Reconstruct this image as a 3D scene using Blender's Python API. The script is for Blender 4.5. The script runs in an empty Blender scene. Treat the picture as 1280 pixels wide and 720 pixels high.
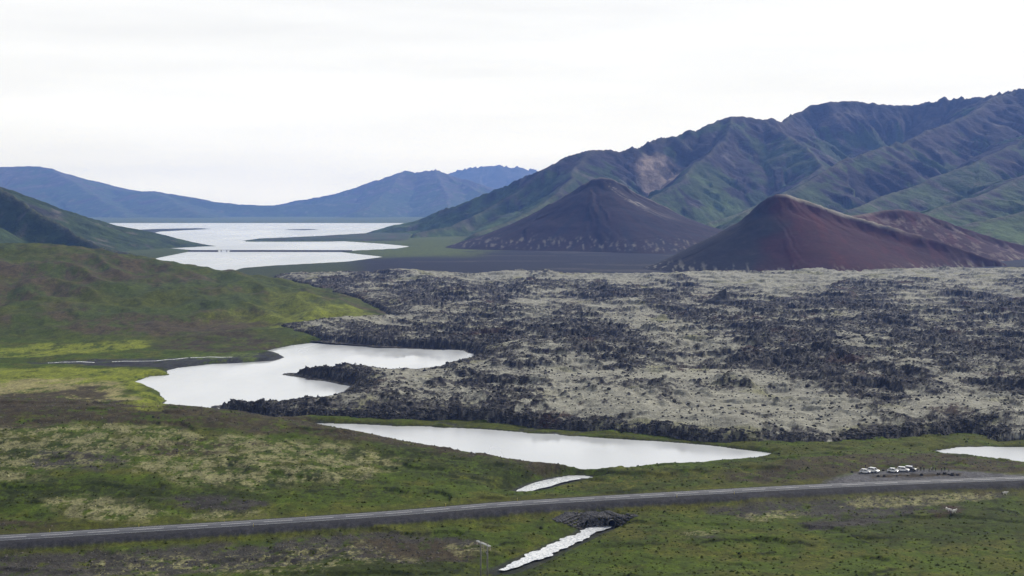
import bpy, bmesh, math, random
import numpy as np
from mathutils import Vector, Matrix

random.seed(7)
RNG = np.random.default_rng(11)
R = math.radians
scene = bpy.context.scene
col = scene.collection

# ------------------------------------------------------------------ camera
H, F, HZ = 105.0, 1758.0, 256.0          # eye height above the lake, focal length and horizon row of a 1280x720 frame
cam_d = bpy.data.cameras.new('camera')
cam = bpy.data.objects.new('camera', cam_d)
col.objects.link(cam)
cam.location = (0, 0, H)
cam.rotation_euler = (R(90), 0, 0)
cam_d.sensor_width = 36.0
cam_d.lens = F / 1280 * 36.0
cam_d.shift_y = -(360 - HZ) / 1280
cam_d.clip_start = 1.0
cam_d.clip_end = 90000
scene.camera = cam

# ------------------------------------------------------------------ light
SUN_ELEV, SUN_AZ = 36.0, 42.0           # degrees; azimuth from +Y towards +X
world = bpy.data.worlds.new('World')
scene.world = world
world.use_nodes = True
wn, wl = world.node_tree.nodes, world.node_tree.links
wn.clear()
w_out = wn.new('ShaderNodeOutputWorld')
w_bg = wn.new('ShaderNodeBackground')
w_bg.inputs['Strength'].default_value = 0.1
sky = wn.new('ShaderNodeTexSky')
sky.sky_type = 'NISHITA'
sky.sun_disc = False
sky.sun_elevation = R(SUN_ELEV)
sky.sun_rotation = R(SUN_AZ)
tc = wn.new('ShaderNodeTexCoord')
sep = wn.new('ShaderNodeSeparateXYZ')
wl.new(tc.outputs['Generated'], sep.inputs[0])
# thin overcast: bright towards the horizon, greyer overhead, with faint streaks
ramp = wn.new('ShaderNodeValToRGB')
cr = ramp.color_ramp
cr.elements[0].position = 0.0
cr.elements[0].color = (1.15, 1.12, 1.05, 1)
cr.elements[1].position = 1.0
cr.elements[1].color = (0.26, 0.28, 0.33, 1)
for p, c in ((0.05, (1.03, 1.01, 0.96, 1)), (0.14, (0.94, 0.93, 0.90, 1)), (0.35, (0.62, 0.635, 0.67, 1))):
    e = cr.elements.new(p)
    e.color = c
wl.new(sep.outputs['Z'], ramp.inputs[0])
wmap = wn.new('ShaderNodeMapping')
wmap.inputs['Scale'].default_value = (1.6, 1.6, 16.0)
wl.new(tc.outputs['Generated'], wmap.inputs[0])
wno = wn.new('ShaderNodeTexNoise')
wno.inputs['Scale'].default_value = 2.2
wno.inputs['Detail'].default_value = 6
wno.inputs['Roughness'].default_value = 0.55
wl.new(wmap.outputs[0], wno.inputs['Vector'])
wmr = wn.new('ShaderNodeMapRange')
wmr.inputs['From Min'].default_value = 0.3
wmr.inputs['From Max'].default_value = 0.7
wmr.inputs['To Min'].default_value = 10.6
wmr.inputs['To Max'].default_value = 12.2
wl.new(wno.outputs[0], wmr.inputs[0])
wmul = wn.new('ShaderNodeVectorMath')
wmul.operation = 'SCALE'
wl.new(ramp.outputs[0], wmul.inputs[0])
wl.new(wmr.outputs[0], wmul.inputs['Scale'])
wmix = wn.new('ShaderNodeMix')
wmix.data_type = 'RGBA'
wmix.inputs['Factor'].default_value = 0.9
wl.new(sky.outputs[0], wmix.inputs[6])
wl.new(wmul.outputs[0], wmix.inputs[7])
wl.new(wmix.outputs[2], w_bg.inputs[0])
wl.new(w_bg.outputs[0], w_out.inputs[0])

sun_d = bpy.data.lights.new('sun', 'SUN')
sun_d.energy = 4.8
sun_d.angle = R(8)
sun_d.color = (1.0, 0.95, 0.86)
sun = bpy.data.objects.new('sun', sun_d)
col.objects.link(sun)
sd_ = Vector((math.sin(R(SUN_AZ)) * math.cos(R(SUN_ELEV)), math.cos(R(SUN_AZ)) * math.cos(R(SUN_ELEV)), math.sin(R(SUN_ELEV))))
sun.rotation_euler = (-sd_).to_track_quat('-Z', 'Y').to_euler()
sun.location = (0, 0, 3000)

vs = scene.view_settings
vs.view_transform = 'Standard'
vs.look = 'None'
vs.exposure = 0.0
vs.gamma = 1.0
vs.use_curve_mapping = False
scene.render.engine = 'CYCLES'
cy = scene.cycles
cy.use_denoising = True
cy.denoiser = 'OPENIMAGEDENOISE'
cy.denoising_input_passes = 'RGB_ALBEDO_NORMAL'
cy.denoising_prefilter = 'ACCURATE'
cy.max_bounces = 5
cy.diffuse_bounces = 2
cy.glossy_bounces = 2
cy.volume_bounces = 1
cy.use_adaptive_sampling = False

# ------------------------------------------------------------------ numeric helpers
def _hash(ix, iy, seed):
    h = (ix.astype(np.int64) * 374761393 + iy.astype(np.int64) * 668265263 + seed * 974711) & 0xffffffff
    h = ((h ^ (h >> 13)) * 1274126177) & 0xffffffff
    h = (h ^ (h >> 16)) & 0xffffffff
    return h

def perlin(x, y, seed=0):
    x0 = np.floor(x); y0 = np.floor(y)
    fx = x - x0; fy = y - y0
    u = fx * fx * fx * (fx * (fx * 6 - 15) + 10)
    v = fy * fy * fy * (fy * (fy * 6 - 15) + 10)
    def g(ix, iy, dx, dy):
        a = _hash(ix, iy, seed) * (2 * math.pi / 4294967296.0)
        return np.cos(a) * dx + np.sin(a) * dy
    n00 = g(x0, y0, fx, fy); n10 = g(x0 + 1, y0, fx - 1, fy)
    n01 = g(x0, y0 + 1, fx, fy - 1); n11 = g(x0 + 1, y0 + 1, fx - 1, fy - 1)
    a = n00 + u * (n10 - n00); b = n01 + u * (n11 - n01)
    return (a + v * (b - a)) * 1.5

def fbm(x, y, seed=0, octaves=4, gain=0.5, lac=2.03):
    r = np.zeros_like(x); a = 1.0; s = 0.0
    for o in range(octaves):
        r += a * perlin(x, y, seed + o * 17); s += a
        a *= gain; x = x * lac + 13.7; y = y * lac - 7.3
    return r / s

def ridged(x, y, seed=0):
    return 1.0 - 2.0 * np.abs(perlin(x, y, seed))

def sstep(a, b, x):
    t = np.clip((x - a) / (b - a), 0, 1)
    return t * t * (3 - 2 * t)

def poly_sd(P, X, Y, margin=120.0):
    """signed distance to a closed polygon, positive inside; -margin far away"""
    P = np.asarray(P, float)
    out = np.full(X.shape, -margin)
    m = ((X > P[:, 0].min() - margin) & (X < P[:, 0].max() + margin) &
         (Y > P[:, 1].min() - margin) & (Y < P[:, 1].max() + margin))
    if not m.any():
        return out
    x, y = X[m], Y[m]
    d2 = np.full(x.shape, 1e18)
    inside = np.zeros(x.shape, bool)
    n = len(P)
    for i in range(n):
        ax, ay = P[i]; bx, by = P[(i + 1) % n]
        ex, ey = bx - ax, by - ay
        l2 = ex * ex + ey * ey + 1e-9
        t = np.clip(((x - ax) * ex + (y - ay) * ey) / l2, 0, 1)
        d2 = np.minimum(d2, (x - ax - t * ex) ** 2 + (y - ay - t * ey) ** 2)
        if ay != by:
            c = (ay > y) != (by > y)
            inside ^= c & (x < (bx - ax) * (y - ay) / (by - ay) + ax)
    out[m] = np.where(inside, 1, -1) * np.sqrt(d2)
    return out

def line_near(L, X, Y, margin=120.0):
    """distance to a polyline of (x, y, z, ...) rows, plus the row values interpolated at the nearest point"""
    L = np.asarray(L, float)
    d = np.full(X.shape, margin); val = np.zeros(X.shape); side = np.zeros(X.shape)
    m = ((X > L[:, 0].min() - margin) & (X < L[:, 0].max() + margin) &
         (Y > L[:, 1].min() - margin) & (Y < L[:, 1].max() + margin))
    if not m.any():
        return d, val, side
    x, y = X[m], Y[m]
    bd = np.full(x.shape, 1e9); bv = np.zeros(x.shape); bs = np.zeros(x.shape)
    for i in range(len(L) - 1):
        a, b = L[i], L[i + 1]
        ex, ey = b[0] - a[0], b[1] - a[1]
        t = np.clip(((x - a[0]) * ex + (y - a[1]) * ey) / (ex * ex + ey * ey + 1e-9), 0, 1)
        dd = np.hypot(x - a[0] - t * ex, y - a[1] - t * ey)
        k = dd < bd
        bd = np.where(k, dd, bd); bv = np.where(k, a[2] + t * (b[2] - a[2]), bv)
        bs = np.where(k, np.sign(ex * (y - a[1]) - ey * (x - a[0])), bs)
    d[m] = np.minimum(bd, margin); val[m] = bv; side[m] = bs
    return d, val, side

def at_z(u, py, z=0.0):
    """map position of a point of known height seen at frame position (u, py)"""
    Y = (H - z) * F / (py - HZ)
    return ((u - 640) / F * Y, Y)

def at_y(u, py, Y):
    return ((u - 640) / F * Y, Y, H - (py - HZ) / F * Y)

def zp(py, Y):
    return H - (py - HZ) / F * Y

def smooth_line(pts, n):
    P = np.asarray(pts, float)
    s = np.concatenate([[0], np.cumsum(np.hypot(*(np.diff(P[:, :2], axis=0).T)))])
    t = np.linspace(0, s[-1], n)
    Q = np.stack([np.interp(t, s, P[:, k]) for k in range(P.shape[1])], 1)
    for _ in range(max(2, n // 12)):
        Q[1:-1] = 0.25 * Q[:-2] + 0.5 * Q[1:-1] + 0.25 * Q[2:]
    return Q

# ------------------------------------------------------------------ object helpers
def tag(o, label=None, cat=None, group=None, kind=None):
    if label: o['label'] = label
    if cat: o['category'] = cat
    if group: o['group'] = group
    if kind: o['kind'] = kind
    return o

def empty(name, loc, rz=0.0):
    o = bpy.data.objects.new(name, None)
    o.empty_display_size = 0.3
    o.location = loc
    o.rotation_euler = (0, 0, rz)
    col.objects.link(o)
    return o

def mesh_obj(name, me, mat=None, parent=None):
    o = bpy.data.objects.new(name, me)
    if mat and not me.materials:
        me.materials.append(mat)
    col.objects.link(o)
    if parent:
        o.parent = parent
    return o

def bm_obj(name, bm, mat, parent=None, smooth=False):
    me = bpy.data.meshes.new(name)
    bmesh.ops.recalc_face_normals(bm, faces=bm.faces)
    if smooth:
        for f in bm.faces: f.smooth = True
    bm.to_mesh(me)
    bm.free()
    return mesh_obj(name, me, mat, parent)

def raw_mesh(name, V, Q, C=None, smooth=True, attrs=None):
    me = bpy.data.meshes.new(name)
    k = Q.shape[1]
    me.vertices.add(len(V)); me.vertices.foreach_set('co', np.ascontiguousarray(V, np.float32).ravel())
    me.loops.add(Q.size); me.loops.foreach_set('vertex_index', np.ascontiguousarray(Q, np.int32).ravel())
    me.polygons.add(len(Q)); me.polygons.foreach_set('loop_start', np.arange(0, Q.size, k, dtype=np.int32))
    me.polygons.foreach_set('use_smooth', np.full(len(Q), smooth))
    if C is not None:
        at = me.attributes.new('albedo', 'FLOAT_COLOR', 'POINT')
        c4 = np.ones((len(V), 4), np.float32); c4[:, :3] = C
        at.data.foreach_set('color', c4.ravel())
    me.update(calc_edges=True)
    me.validate()
    return me

def grid_mesh(name, X, Y, Z, C=None, keep=None, smooth=True):
    ny, nx = X.shape
    V = np.stack([X, Y, Z], -1).reshape(-1, 3)
    idx = np.arange(nx * ny).reshape(ny, nx)
    Q = np.stack([idx[:-1, :-1], idx[:-1, 1:], idx[1:, 1:], idx[1:, :-1]], -1).reshape(-1, 4)
    Cc = None if C is None else C.reshape(-1, 3)
    if keep is not None:
        kf = (keep[:-1, :-1] | keep[:-1, 1:] | keep[1:, 1:] | keep[1:, :-1]).reshape(-1)
        Q = Q[kf]
        used = np.zeros(len(V), bool); used[Q.ravel()] = True
        remap = np.cumsum(used) - 1
        Q = remap[Q]; V = V[used]
        if Cc is not None: Cc = Cc[used]
    return raw_mesh(name, V, Q, Cc, smooth)

# ------------------------------------------------------------------ materials
def mat_new(name):
    m = bpy.data.materials.new(name)
    m.use_nodes = True
    return m, m.node_tree.nodes, m.node_tree.links, m.node_tree.nodes['Principled BSDF']

def terrain_mat(name, scales, amount=0.5, bump=0.4, bump_dist=0.3, rough=0.95, stretch=(1, 1, 1)):
    m, n, l, p = mat_new(name)
    p.inputs['Roughness'].default_value = rough
    p.inputs['Specular IOR Level'].default_value = 0.08
    a = n.new('ShaderNodeAttribute'); a.attribute_name = 'albedo'
    t = n.new('ShaderNodeTexCoord')
    mp = n.new('ShaderNodeMapping'); mp.inputs['Scale'].default_value = stretch
    l.new(t.outputs['Object'], mp.inputs[0])
    prev = None; last = None
    for s in scales:
        no = n.new('ShaderNodeTexNoise')
        no.inputs['Scale'].default_value = s
        no.inputs['Detail'].default_value = 5
        no.inputs['Roughness'].default_value = 0.72
        l.new(mp.outputs[0], no.inputs['Vector'])
        mr = n.new('ShaderNodeMapRange')
        mr.inputs['From Min'].default_value = 0.28; mr.inputs['From Max'].default_value = 0.72
        mr.inputs['To Min'].default_value = 1 - amount; mr.inputs['To Max'].default_value = 1 + amount
        l.new(no.outputs[0], mr.inputs[0])
        if prev is None:
            prev = mr.outputs[0]
        else:
            mu = n.new('ShaderNodeMath'); mu.operation = 'MULTIPLY'
            l.new(prev, mu.inputs[0]); l.new(mr.outputs[0], mu.inputs[1]); prev = mu.outputs[0]
        last = no
    sc = n.new('ShaderNodeVectorMath'); sc.operation = 'SCALE'
    l.new(a.outputs['Color'], sc.inputs[0]); l.new(prev, sc.inputs['Scale'])
    l.new(sc.outputs[0], p.inputs['Base Color'])
    b = n.new('ShaderNodeBump'); b.inputs['Strength'].default_value = bump
    b.inputs['Distance'].default_value = bump_dist
    l.new(last.outputs[0], b.inputs['Height']); l.new(b.outputs[0], p.inputs['Normal'])
    return m

def plain_mat(name, c, rough=0.6, noise=0.0, nscale=3.0, metallic=0.0, spec=0.5, coat=0.0):
    m, n, l, p = mat_new(name)
    p.inputs['Roughness'].default_value = rough
    p.inputs['Metallic'].default_value = metallic
    p.inputs['Specular IOR Level'].default_value = spec
    p.inputs['Coat Weight'].default_value = coat
    t = n.new('ShaderNodeTexCoord')
    no = n.new('ShaderNodeTexNoise'); no.inputs['Scale'].default_value = nscale; no.inputs['Detail'].default_value = 4
    l.new(t.outputs['Object'], no.inputs['Vector'])
    mr = n.new('ShaderNodeMapRange')
    mr.inputs['From Min'].default_value = 0.3; mr.inputs['From Max'].default_value = 0.7
    mr.inputs['To Min'].default_value = 1 - noise; mr.inputs['To Max'].default_value = 1 + noise
    l.new(no.outputs[0], mr.inputs[0])
    rgb = n.new('ShaderNodeRGB'); rgb.outputs[0].default_value = (*c, 1)
    sc = n.new('ShaderNodeVectorMath'); sc.operation = 'SCALE'
    l.new(rgb.outputs[0], sc.inputs[0]); l.new(mr.outputs[0], sc.inputs['Scale'])
    l.new(sc.outputs[0], p.inputs['Base Color'])
    return m

def water_mat(name, base, wave_scale, wave_strength, r_lo, r_hi, patch, foam=None):
    m, n, l, p = mat_new(name)
    p.inputs['Base Color'].default_value = (*base, 1)
    p.inputs['IOR'].default_value = 1.33
    p.inputs['Specular IOR Level'].default_value = 0.9
    t = n.new('ShaderNodeTexCoord')
    mp = n.new('ShaderNodeMapping'); mp.inputs['Scale'].default_value = (1, 0.35, 1); mp.inputs['Rotation'].default_value = (0, 0, 0.35)
    l.new(t.outputs['Object'], mp.inputs[0])
    pa = n.new('ShaderNodeTexNoise'); pa.inputs['Scale'].default_value = patch; pa.inputs['Detail'].default_value = 3
    l.new(mp.outputs[0], pa.inputs['Vector'])
    mr = n.new('ShaderNodeMapRange'); mr.inputs['From Min'].default_value = 0.36; mr.inputs['From Max'].default_value = 0.64
    mr.inputs['To Min'].default_value = r_lo; mr.inputs['To Max'].default_value = r_hi
    l.new(pa.outputs[0], mr.inputs[0]); l.new(mr.outputs[0], p.inputs['Roughness'])
    if foam:
        fo = n.new('ShaderNodeTexNoise'); fo.inputs['Scale'].default_value = foam; fo.inputs['Detail'].default_value = 6; fo.inputs['Roughness'].default_value = 0.7
        l.new(t.outputs['Object'], fo.inputs['Vector'])
        fr = n.new('ShaderNodeValToRGB')
        fr.color_ramp.elements[0].position = 0.40; fr.color_ramp.elements[0].color = (base[0] * 0.6, base[1] * 0.63, base[2] * 0.68, 1)
        fr.color_ramp.elements[1].position = 0.58; fr.color_ramp.elements[1].color = (0.72, 0.73, 0.74, 1)
        l.new(fo.outputs[0], fr.inputs[0]); l.new(fr.outputs[0], p.inputs['Base Color'])
    wv = n.new('ShaderNodeTexNoise'); wv.inputs['Scale'].default_value = wave_scale; wv.inputs['Detail'].default_value = 3
    l.new(t.outputs['Object'], wv.inputs['Vector'])
    b = n.new('ShaderNodeBump'); b.inputs['Strength'].default_value = wave_strength; b.inputs['Distance'].default_value = 0.05
    l.new(wv.outputs[0], b.inputs['Height']); l.new(b.outputs[0], p.inputs['Normal'])
    return m

M_GROUND = terrain_mat('tundra_ground', (0.16, 0.7, 2.2), 0.5, 0.6, 0.35, stretch=(1, 0.55, 1))
M_LAVA = terrain_mat('mossy_lava', (0.22, 1.1), 0.45, 0.8, 0.5)
M_MOUNT = terrain_mat('mountain_slope', (0.012, 0.05), 0.42, 0.8, 9.0)
M_CONE = terrain_mat('cinder_slope', (0.03, 0.2), 0.22, 0.35, 1.5)
M_ROCK = plain_mat('lava_rock', (0.050, 0.049, 0.048), 0.95, 0.65, 0.25, spec=0.1)
M_ASPHALT = plain_mat('asphalt', (0.060, 0.063, 0.074), 0.8, 0.18, 0.5, spec=0.3)
M_SHOULDER = plain_mat('dark_gravel', (0.032, 0.032, 0.036), 0.95, 0.3, 1.2, spec=0.1)
M_PAINT = plain_mat('road_paint', (0.62, 0.63, 0.65), 0.7, 0.25, 0.4)
M_LAKE = water_mat('lake_water', (0.50, 0.52, 0.54), 0.35, 0.16, 0.05, 0.30, 0.020)  # base paled to stand in for part of the sky reflection
M_FJORD = water_mat('fjord_water', (0.44, 0.47, 0.50), 0.08, 0.3, 0.2, 0.4, 0.004)
M_STREAM = water_mat('stream_water', (0.42, 0.44, 0.46), 0.9, 0.5, 0.1, 0.35, 0.25, foam=1.3)

# ------------------------------------------------------------------ the lie of the land
# height profiles (distance, height) for a fan of bearings, read off the photograph
def road_y(u): return np.interp(u, [-400, 0, 160, 320, 480, 640, 800, 960, 1100, 1280, 1700],
                               [378, 405, 418, 431.5, 446.5, 466, 481.5, 497, 508.5, 520, 545])
def road_z(u): return np.interp(u, [-400, 0, 640, 960, 1280, 1700], [11, 9.0, 6.0, 4.6, 3.9, 3.9])

near = [(40, 88), (60, 80), (120, 57), (220, 30)]
def profile(u, mid, far):
    ry, rz = float(road_y(u)), float(road_z(u))
    return near + mid + [(ry - 22, rz - 2.4), (ry - 9, rz - 1.9), (ry, rz), (ry + 9, rz - 0.6)] + far

VAL = [(760, 2.6), (860, 1.8), (980, 2.2)]
COLS = {
    -400: profile(-400, [(300, 19), (335, 13)], [(480, 22), (600, 30), (700, 20), (820, 8), (1000, 12), (1250, 60), (1600, 95), (2000, 60), (2400, 20), (3000, 6)]),
    0: profile(0, [(300, 16), (345, 10.5)], [(440, 9.6), (500, 13.2), (600, zp(505, 600)), (650, 16.5), (720, 5)] + VAL[:] + [(1060, 5), (1250, 22), (1420, 42), (1600, zp(307, 1600)), (1750, 45), (2100, 5), (2400, 1)]),
    100: profile(100, [(300, 16), (345, 10.5)], [(450, 9.4), (510, 13.0), (600, zp(505.5, 600)), (650, 16), (720, 5)] + VAL + [(1060, 4.4), (1250, 19), (1420, 38), (1600, zp(311, 1600)), (1750, 40), (2100, 4), (2400, 1)]),
    200: profile(200, [(300, 16), (345, 10)], [(455, 9), (520, 12.6), (602, zp(508, 602)), (650, 14), (720, 2)] + VAL + [(1060, 3.6), (1250, 15), (1400, 29), (1580, zp(326, 1580)), (1730, 30), (2000, 3), (2400, 1)]),
    300: profile(300, [(300, 16), (345, 9.6)], [(460, 8.6), (520, 11.4), (600, zp(513, 600)), (650, 9), (700, 0)] + VAL + [(1060, 3), (1250, 11), (1380, 22), (1520, zp(340, 1520)), (1650, 22), (1900, 3), (2400, 1)]),
    400: profile(400, [(310, 17), (350, 9)], [(470, 7.8), (525, 9.6), (592, zp(528, 592)), (625, 6), (660, 0.9)] + VAL + [(1060, 2.6), (1200, 6), (1300, 12), (1390, zp(369, 1390)), (1480, 12), (1700, 3), (2400, 1)]),
    470: profile(470, [(320, 16.5), (360, 7.6)], [(480, 7.0), (525, 7.9), (585, zp(540, 585)), (610, 3), (645, 0.9)] + VAL + [(1060, 2.4), (1180, 4), (1280, zp(394, 1280)), (1380, 5), (1600, 2.5), (2400, 1)]),
    540: profile(540, [(325, 16.5), (365, 6.6)], [(485, 6.2), (525, 6.0), (575, zp(554, 575)), (595, 2), (640, 0.9)] + [(760, 1), (1000, 1.5), (1300, 2.5), (2000, 2), (2600, 2), (3400, 3), (4000, 8)]),
    640: profile(640, [(330, 15.5), (378, 5.4)], [(490, 4.6), (520, 3.4), (556, zp(571, 556)), (575, 1), (640, 0.9)] + [(760, 1), (1000, 1.5), (1300, 2.5), (2000, 2), (2600, 2), (3400, 3), (4000, 8)]),
    750: profile(750, [(330, 14.5), (385, 5.8)], [(496, 3.2), (520, 2.4), (545, zp(583, 545)), (562, 0.2), (620, 0.9)] + [(760, 1), (1300, 2.5), (2000, 2), (2600, 2), (3400, 3), (4000, 8)]),
    860: profile(860, [(330, 13.5), (385, 6.6), (430, 4.8)], [(508, 3.6), (548, zp(578, 548)), (566, 1), (620, 0.9)] + [(760, 1), (1300, 2.5), (2000, 2), (2600, 2), (3400, 3), (4000, 8)]),
    960: profile(960, [(330, 13), (385, 6.6), (430, 4.4)], [(520, 4.2), (556, zp(570.5, 556)), (575, 2), (620, 1)] + [(760, 1), (1300, 2.5), (2000, 3), (2600, 4), (3400, 5), (4000, 8)]),
    1100: profile(1100, [(330, 13), (385, 6.6), (440, 3.6)], [(540, 4.4), (570, 4.2), (600, 1.6), (640, 1)] + [(760, 1), (1300, 2.5), (2000, 3), (2600, 8), (3400, 20), (4000, 40)]),
    1280: profile(1280, [(330, 13), (385, 6.4), (450, 3.0)], [(535, 3.9), (553, zp(577, 553)), (572, 1.4), (600, 0.6), (640, 1)] + [(760, 1), (1300, 3), (2000, 5), (2600, 12), (3400, 24), (4000, 40)]),
    1700: profile(1700, [(330, 14), (385, 8), (450, 5)], [(560, 5), (600, 3), (660, 1), (760, 3), (1300, 6), (2000, 10), (2600, 24), (3400, 40), (4000, 60)]),
}
CU = np.array(sorted(COLS), float)
LY = np.linspace(math.log(40), math.log(26000), 1500)
TAB = []
for u in CU:
    p = sorted(COLS[u]) + [(6000, 0.5), (26000, 0.0)]
    ys = np.log([a for a, _ in p]); zs = [b for _, b in p]
    TAB.append(np.interp(LY, ys, zs))
TAB = np.array(TAB)
kern = np.exp(-0.5 * (np.arange(-14, 15) / 4.0) ** 2); kern /= kern.sum()
TAB = np.array([np.convolve(np.pad(r, 14, mode='edge'), kern, mode='valid') for r in TAB])
UF = np.linspace(CU[0], CU[-1], 1051)
TABF = np.array([np.interp(UF, CU, TAB[:, j]) for j in range(TAB.shape[1])])      # rows: distance, columns: bearing
k2 = np.exp(-0.5 * (np.arange(-30, 31) / 12.0) ** 2); k2 /= k2.sum()
TABF = np.array([np.convolve(np.pad(r, 30, mode='edge'), k2, mode='valid') for r in TABF])

def base_z(X, Y):
    Yc = np.maximum(Y, 41.0)
    u = np.clip(640 + X / Yc * F, UF[0], UF[-1] - 1e-6)
    fu = (u - UF[0]) / (UF[1] - UF[0]); fy = (np.log(np.clip(Yc, 40.5, 25900)) - LY[0]) / (LY[1] - LY[0])
    iu = np.clip(fu.astype(int), 0, len(UF) - 2); iy = np.clip(fy.astype(int), 0, len(LY) - 2)
    au, ay = fu - iu, fy - iy
    return ((TABF[iy, iu] * (1 - au) + TABF[iy, iu + 1] * au) * (1 - ay) +
            (TABF[iy + 1, iu] * (1 - au) + TABF[iy + 1, iu + 1] * au) * ay)

def hit(u, py, fn=base_z, y0=200.0, y1=3000.0):
    """where the line of sight of a frame position first meets the ground"""
    Ys = np.exp(np.linspace(math.log(y0), math.log(y1), 6000))
    Xs = (u - 640) / F * Ys
    d = H - (py - HZ) / F * Ys - fn(Xs, Ys)
    k = int(np.argmax(d < 0)) if (d < 0).any() else len(Ys) - 1
    return (float(Xs[k]), float(Ys[k]))

def hits(pts, **kw):
    return [hit(u, p, **kw) for u, p in pts]

# road centre line
ROAD = smooth_line([((u - 640) / F * road_y(u), float(road_y(u)), float(road_z(u))) for u in
                    (-400, -200, 0, 160, 320, 480, 640, 800, 960, 1100, 1280, 1480, 1700)], 160)
# still water
LAKE_WEST = [at_z(*p) for p in [(175, 477), (190, 471), (215, 469), (212, 464), (225, 460), (270, 455.5), (310, 453.5), (345, 451), (360, 447), (352, 442.5),
                                (334, 439), (345, 436), (363, 432.5), (390, 429), (470, 427), (640, 424), (660, 440), (640, 470), (500, 480), (480, 500),
                                (400, 520), (300, 527), (200, 522), (196, 512), (211, 501), (205, 492), (192, 484)]]
LAKE_NEAR = [at_z(*p) for p in [(384, 529), (430, 530.5), (500, 533), (600, 538), (700, 546), (760, 549), (850, 555), (905, 560), (962, 567.5),
                                (935, 574), (860, 584), (750, 590), (690, 588), (640, 584), (540, 566), (430, 541)]]
LAKE_EAST = [at_z(*p) for p in [(1166, 565), (1200, 560.5), (1280, 560), (1450, 560), (1500, 575), (1400, 590), (1280, 581), (1190, 569)]]
FJORD = [at_z(*p) for p in [(60, 285), (60, 279.6), (640, 279.6), (556, 281.5), (530, 285), (470, 290.5), (430, 293), (380, 296.5), (302, 300), (302, 302.5), (360, 302.5),
                            (430, 302), (480, 305), (513, 308), (490, 311), (440, 313), (420, 315), (440, 317.5), (474, 321), (427, 327), (333, 332), (297, 335),
                            (270, 345), (200, 345), (180, 330), (203, 322.5), (235, 316), (250, 313), (218, 310), (190, 308), (217, 304.5), (180, 303), (150, 300), (110, 292)]]
STREAM_PTS = [(*at_z(u, p, z), z) for u, p, z in [(627, 713, 4.6), (645, 706, 4.1), (668, 696, 3.5), (690, 686, 2.8), (712, 676, 2.1), (728, 669, 1.6), (742, 662, 1.1), (757, 657, 0.9)]]
STREAM = smooth_line(STREAM_PTS, 110)
OUTLET_PTS = hits([(648, 606), (664, 600), (682, 594), (702, 589.5), (722, 587.5)])
OUTLET = smooth_line([(x, y, 0.0) for x, y in OUTLET_PTS], 24)
zz = np.linspace(0.8, 0.3, len(OUTLET)); OUTLET[:, 2] = zz
STREAM_W = np.interp(np.linspace(0, 1, 110), [0, 0.1, 0.35, 0.5, 0.62, 0.75, 1], [1.0, 1.6, 3.4, 2.6, 3.6, 2.4, 2.6])
OUTLET_W = np.interp(np.linspace(0, 1, 24), [0, 0.15, 0.5, 1], [1.2, 3.0, 4.2, 2.6])
LAYBY = hits([(1030, 603), (1058, 594), (1075, 590), (1105, 588), (1150, 586.5), (1200, 588), (1245, 592), (1290, 595), (1290, 600), (1150, 604), (1030, 608)])

def ground_z(X, Y, detail=True):
    z = base_z(X, Y)
    near_w = sstep(2400, 1500, Y)
    n = 1.0 * fbm(X / 55, Y / 75, 3, 3) + 0.5 * fbm(X / 13, Y / 19, 5, 2)
    n += np.where(Y < 800, 0.16 * perlin(X / 3.1, Y / 3.4, 8) + 0.10 * perlin(X / 1.3, Y / 1.6, 9), 0.0)
    hill = sstep(1000, 1250, Y) * sstep(500, 380, 640 + X / np.maximum(Y, 1) * F) * near_w
    n += hill * (7.0 * fbm(X / 130, Y / 170, 21, 5, 0.6) + 3.4 * ridged(X / 42 + Y / 150, Y / 110, 23) + 1.0 * fbm(X / 12, Y / 18, 25, 3))
    lay = poly_sd(LAYBY, X, Y, 60)
    amp = near_w * sstep(3, -8, lay) * np.where(Y < 800, 1.0, 1.2)
    z = z + n * amp
    valley = poly_sd(LAKE_WEST, X, Y, 400)
    if True:
        nm = fbm(X / 16, Y / 22, 43, 4)
        q = perlin(X / 34 + 0.6 * nm, Y / 15 + 0.5 * nm, 91)
        z = z + np.where(Y < 700, 0.45 * np.tanh(q / 0.06) * sstep(-0.05, 0.2, fbm(X / 40, Y / 40, 93, 3)), 0.0) * sstep(3, -8, lay)
    # the lay-by is level with the road
    d, rz, side = line_near(ROAD, X, Y, 40)
    z = z + (rz - 0.12 - z) * sstep(-6, 1, lay) * (d < 39)
    w = sstep(12.5, 4.9, d)
    z = z + (rz - 0.30 - z) * w
    # streams cut down into it
    for L, W, B in ((STREAM, 3.2, 7.0), (OUTLET, 4.6, 9.0)):
        ds, sz, _ = line_near(L, X, Y, 40)
        z = z + np.minimum(sz - 0.5 - z, 0) * sstep(W + B, W + 0.3, ds) * sstep(5.0, 9.0, d)
    # lake beds
    for P, k in ((LAKE_WEST, 9.0), (LAKE_NEAR, 5.0), (LAKE_EAST, 4.0)):
        s = poly_sd(P, X, Y, 60) + 2.5 * fbm(X / 22, Y / 30, 31, 2)
        z = np.where(s > -k, np.minimum(z, np.maximum(z, 0.25) * sstep(0, -k, s) * 1.0 + 0.03 * 0) if False else z + (np.minimum(z, -1.6) - z) * sstep(-k, k * 0.5, s), z)
    s = poly_sd(FJORD, X, Y, 300)
    z = np.where(Y > 1800, z + (-3.0 - z) * sstep(-25, 25, s), z)
    return z

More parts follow.
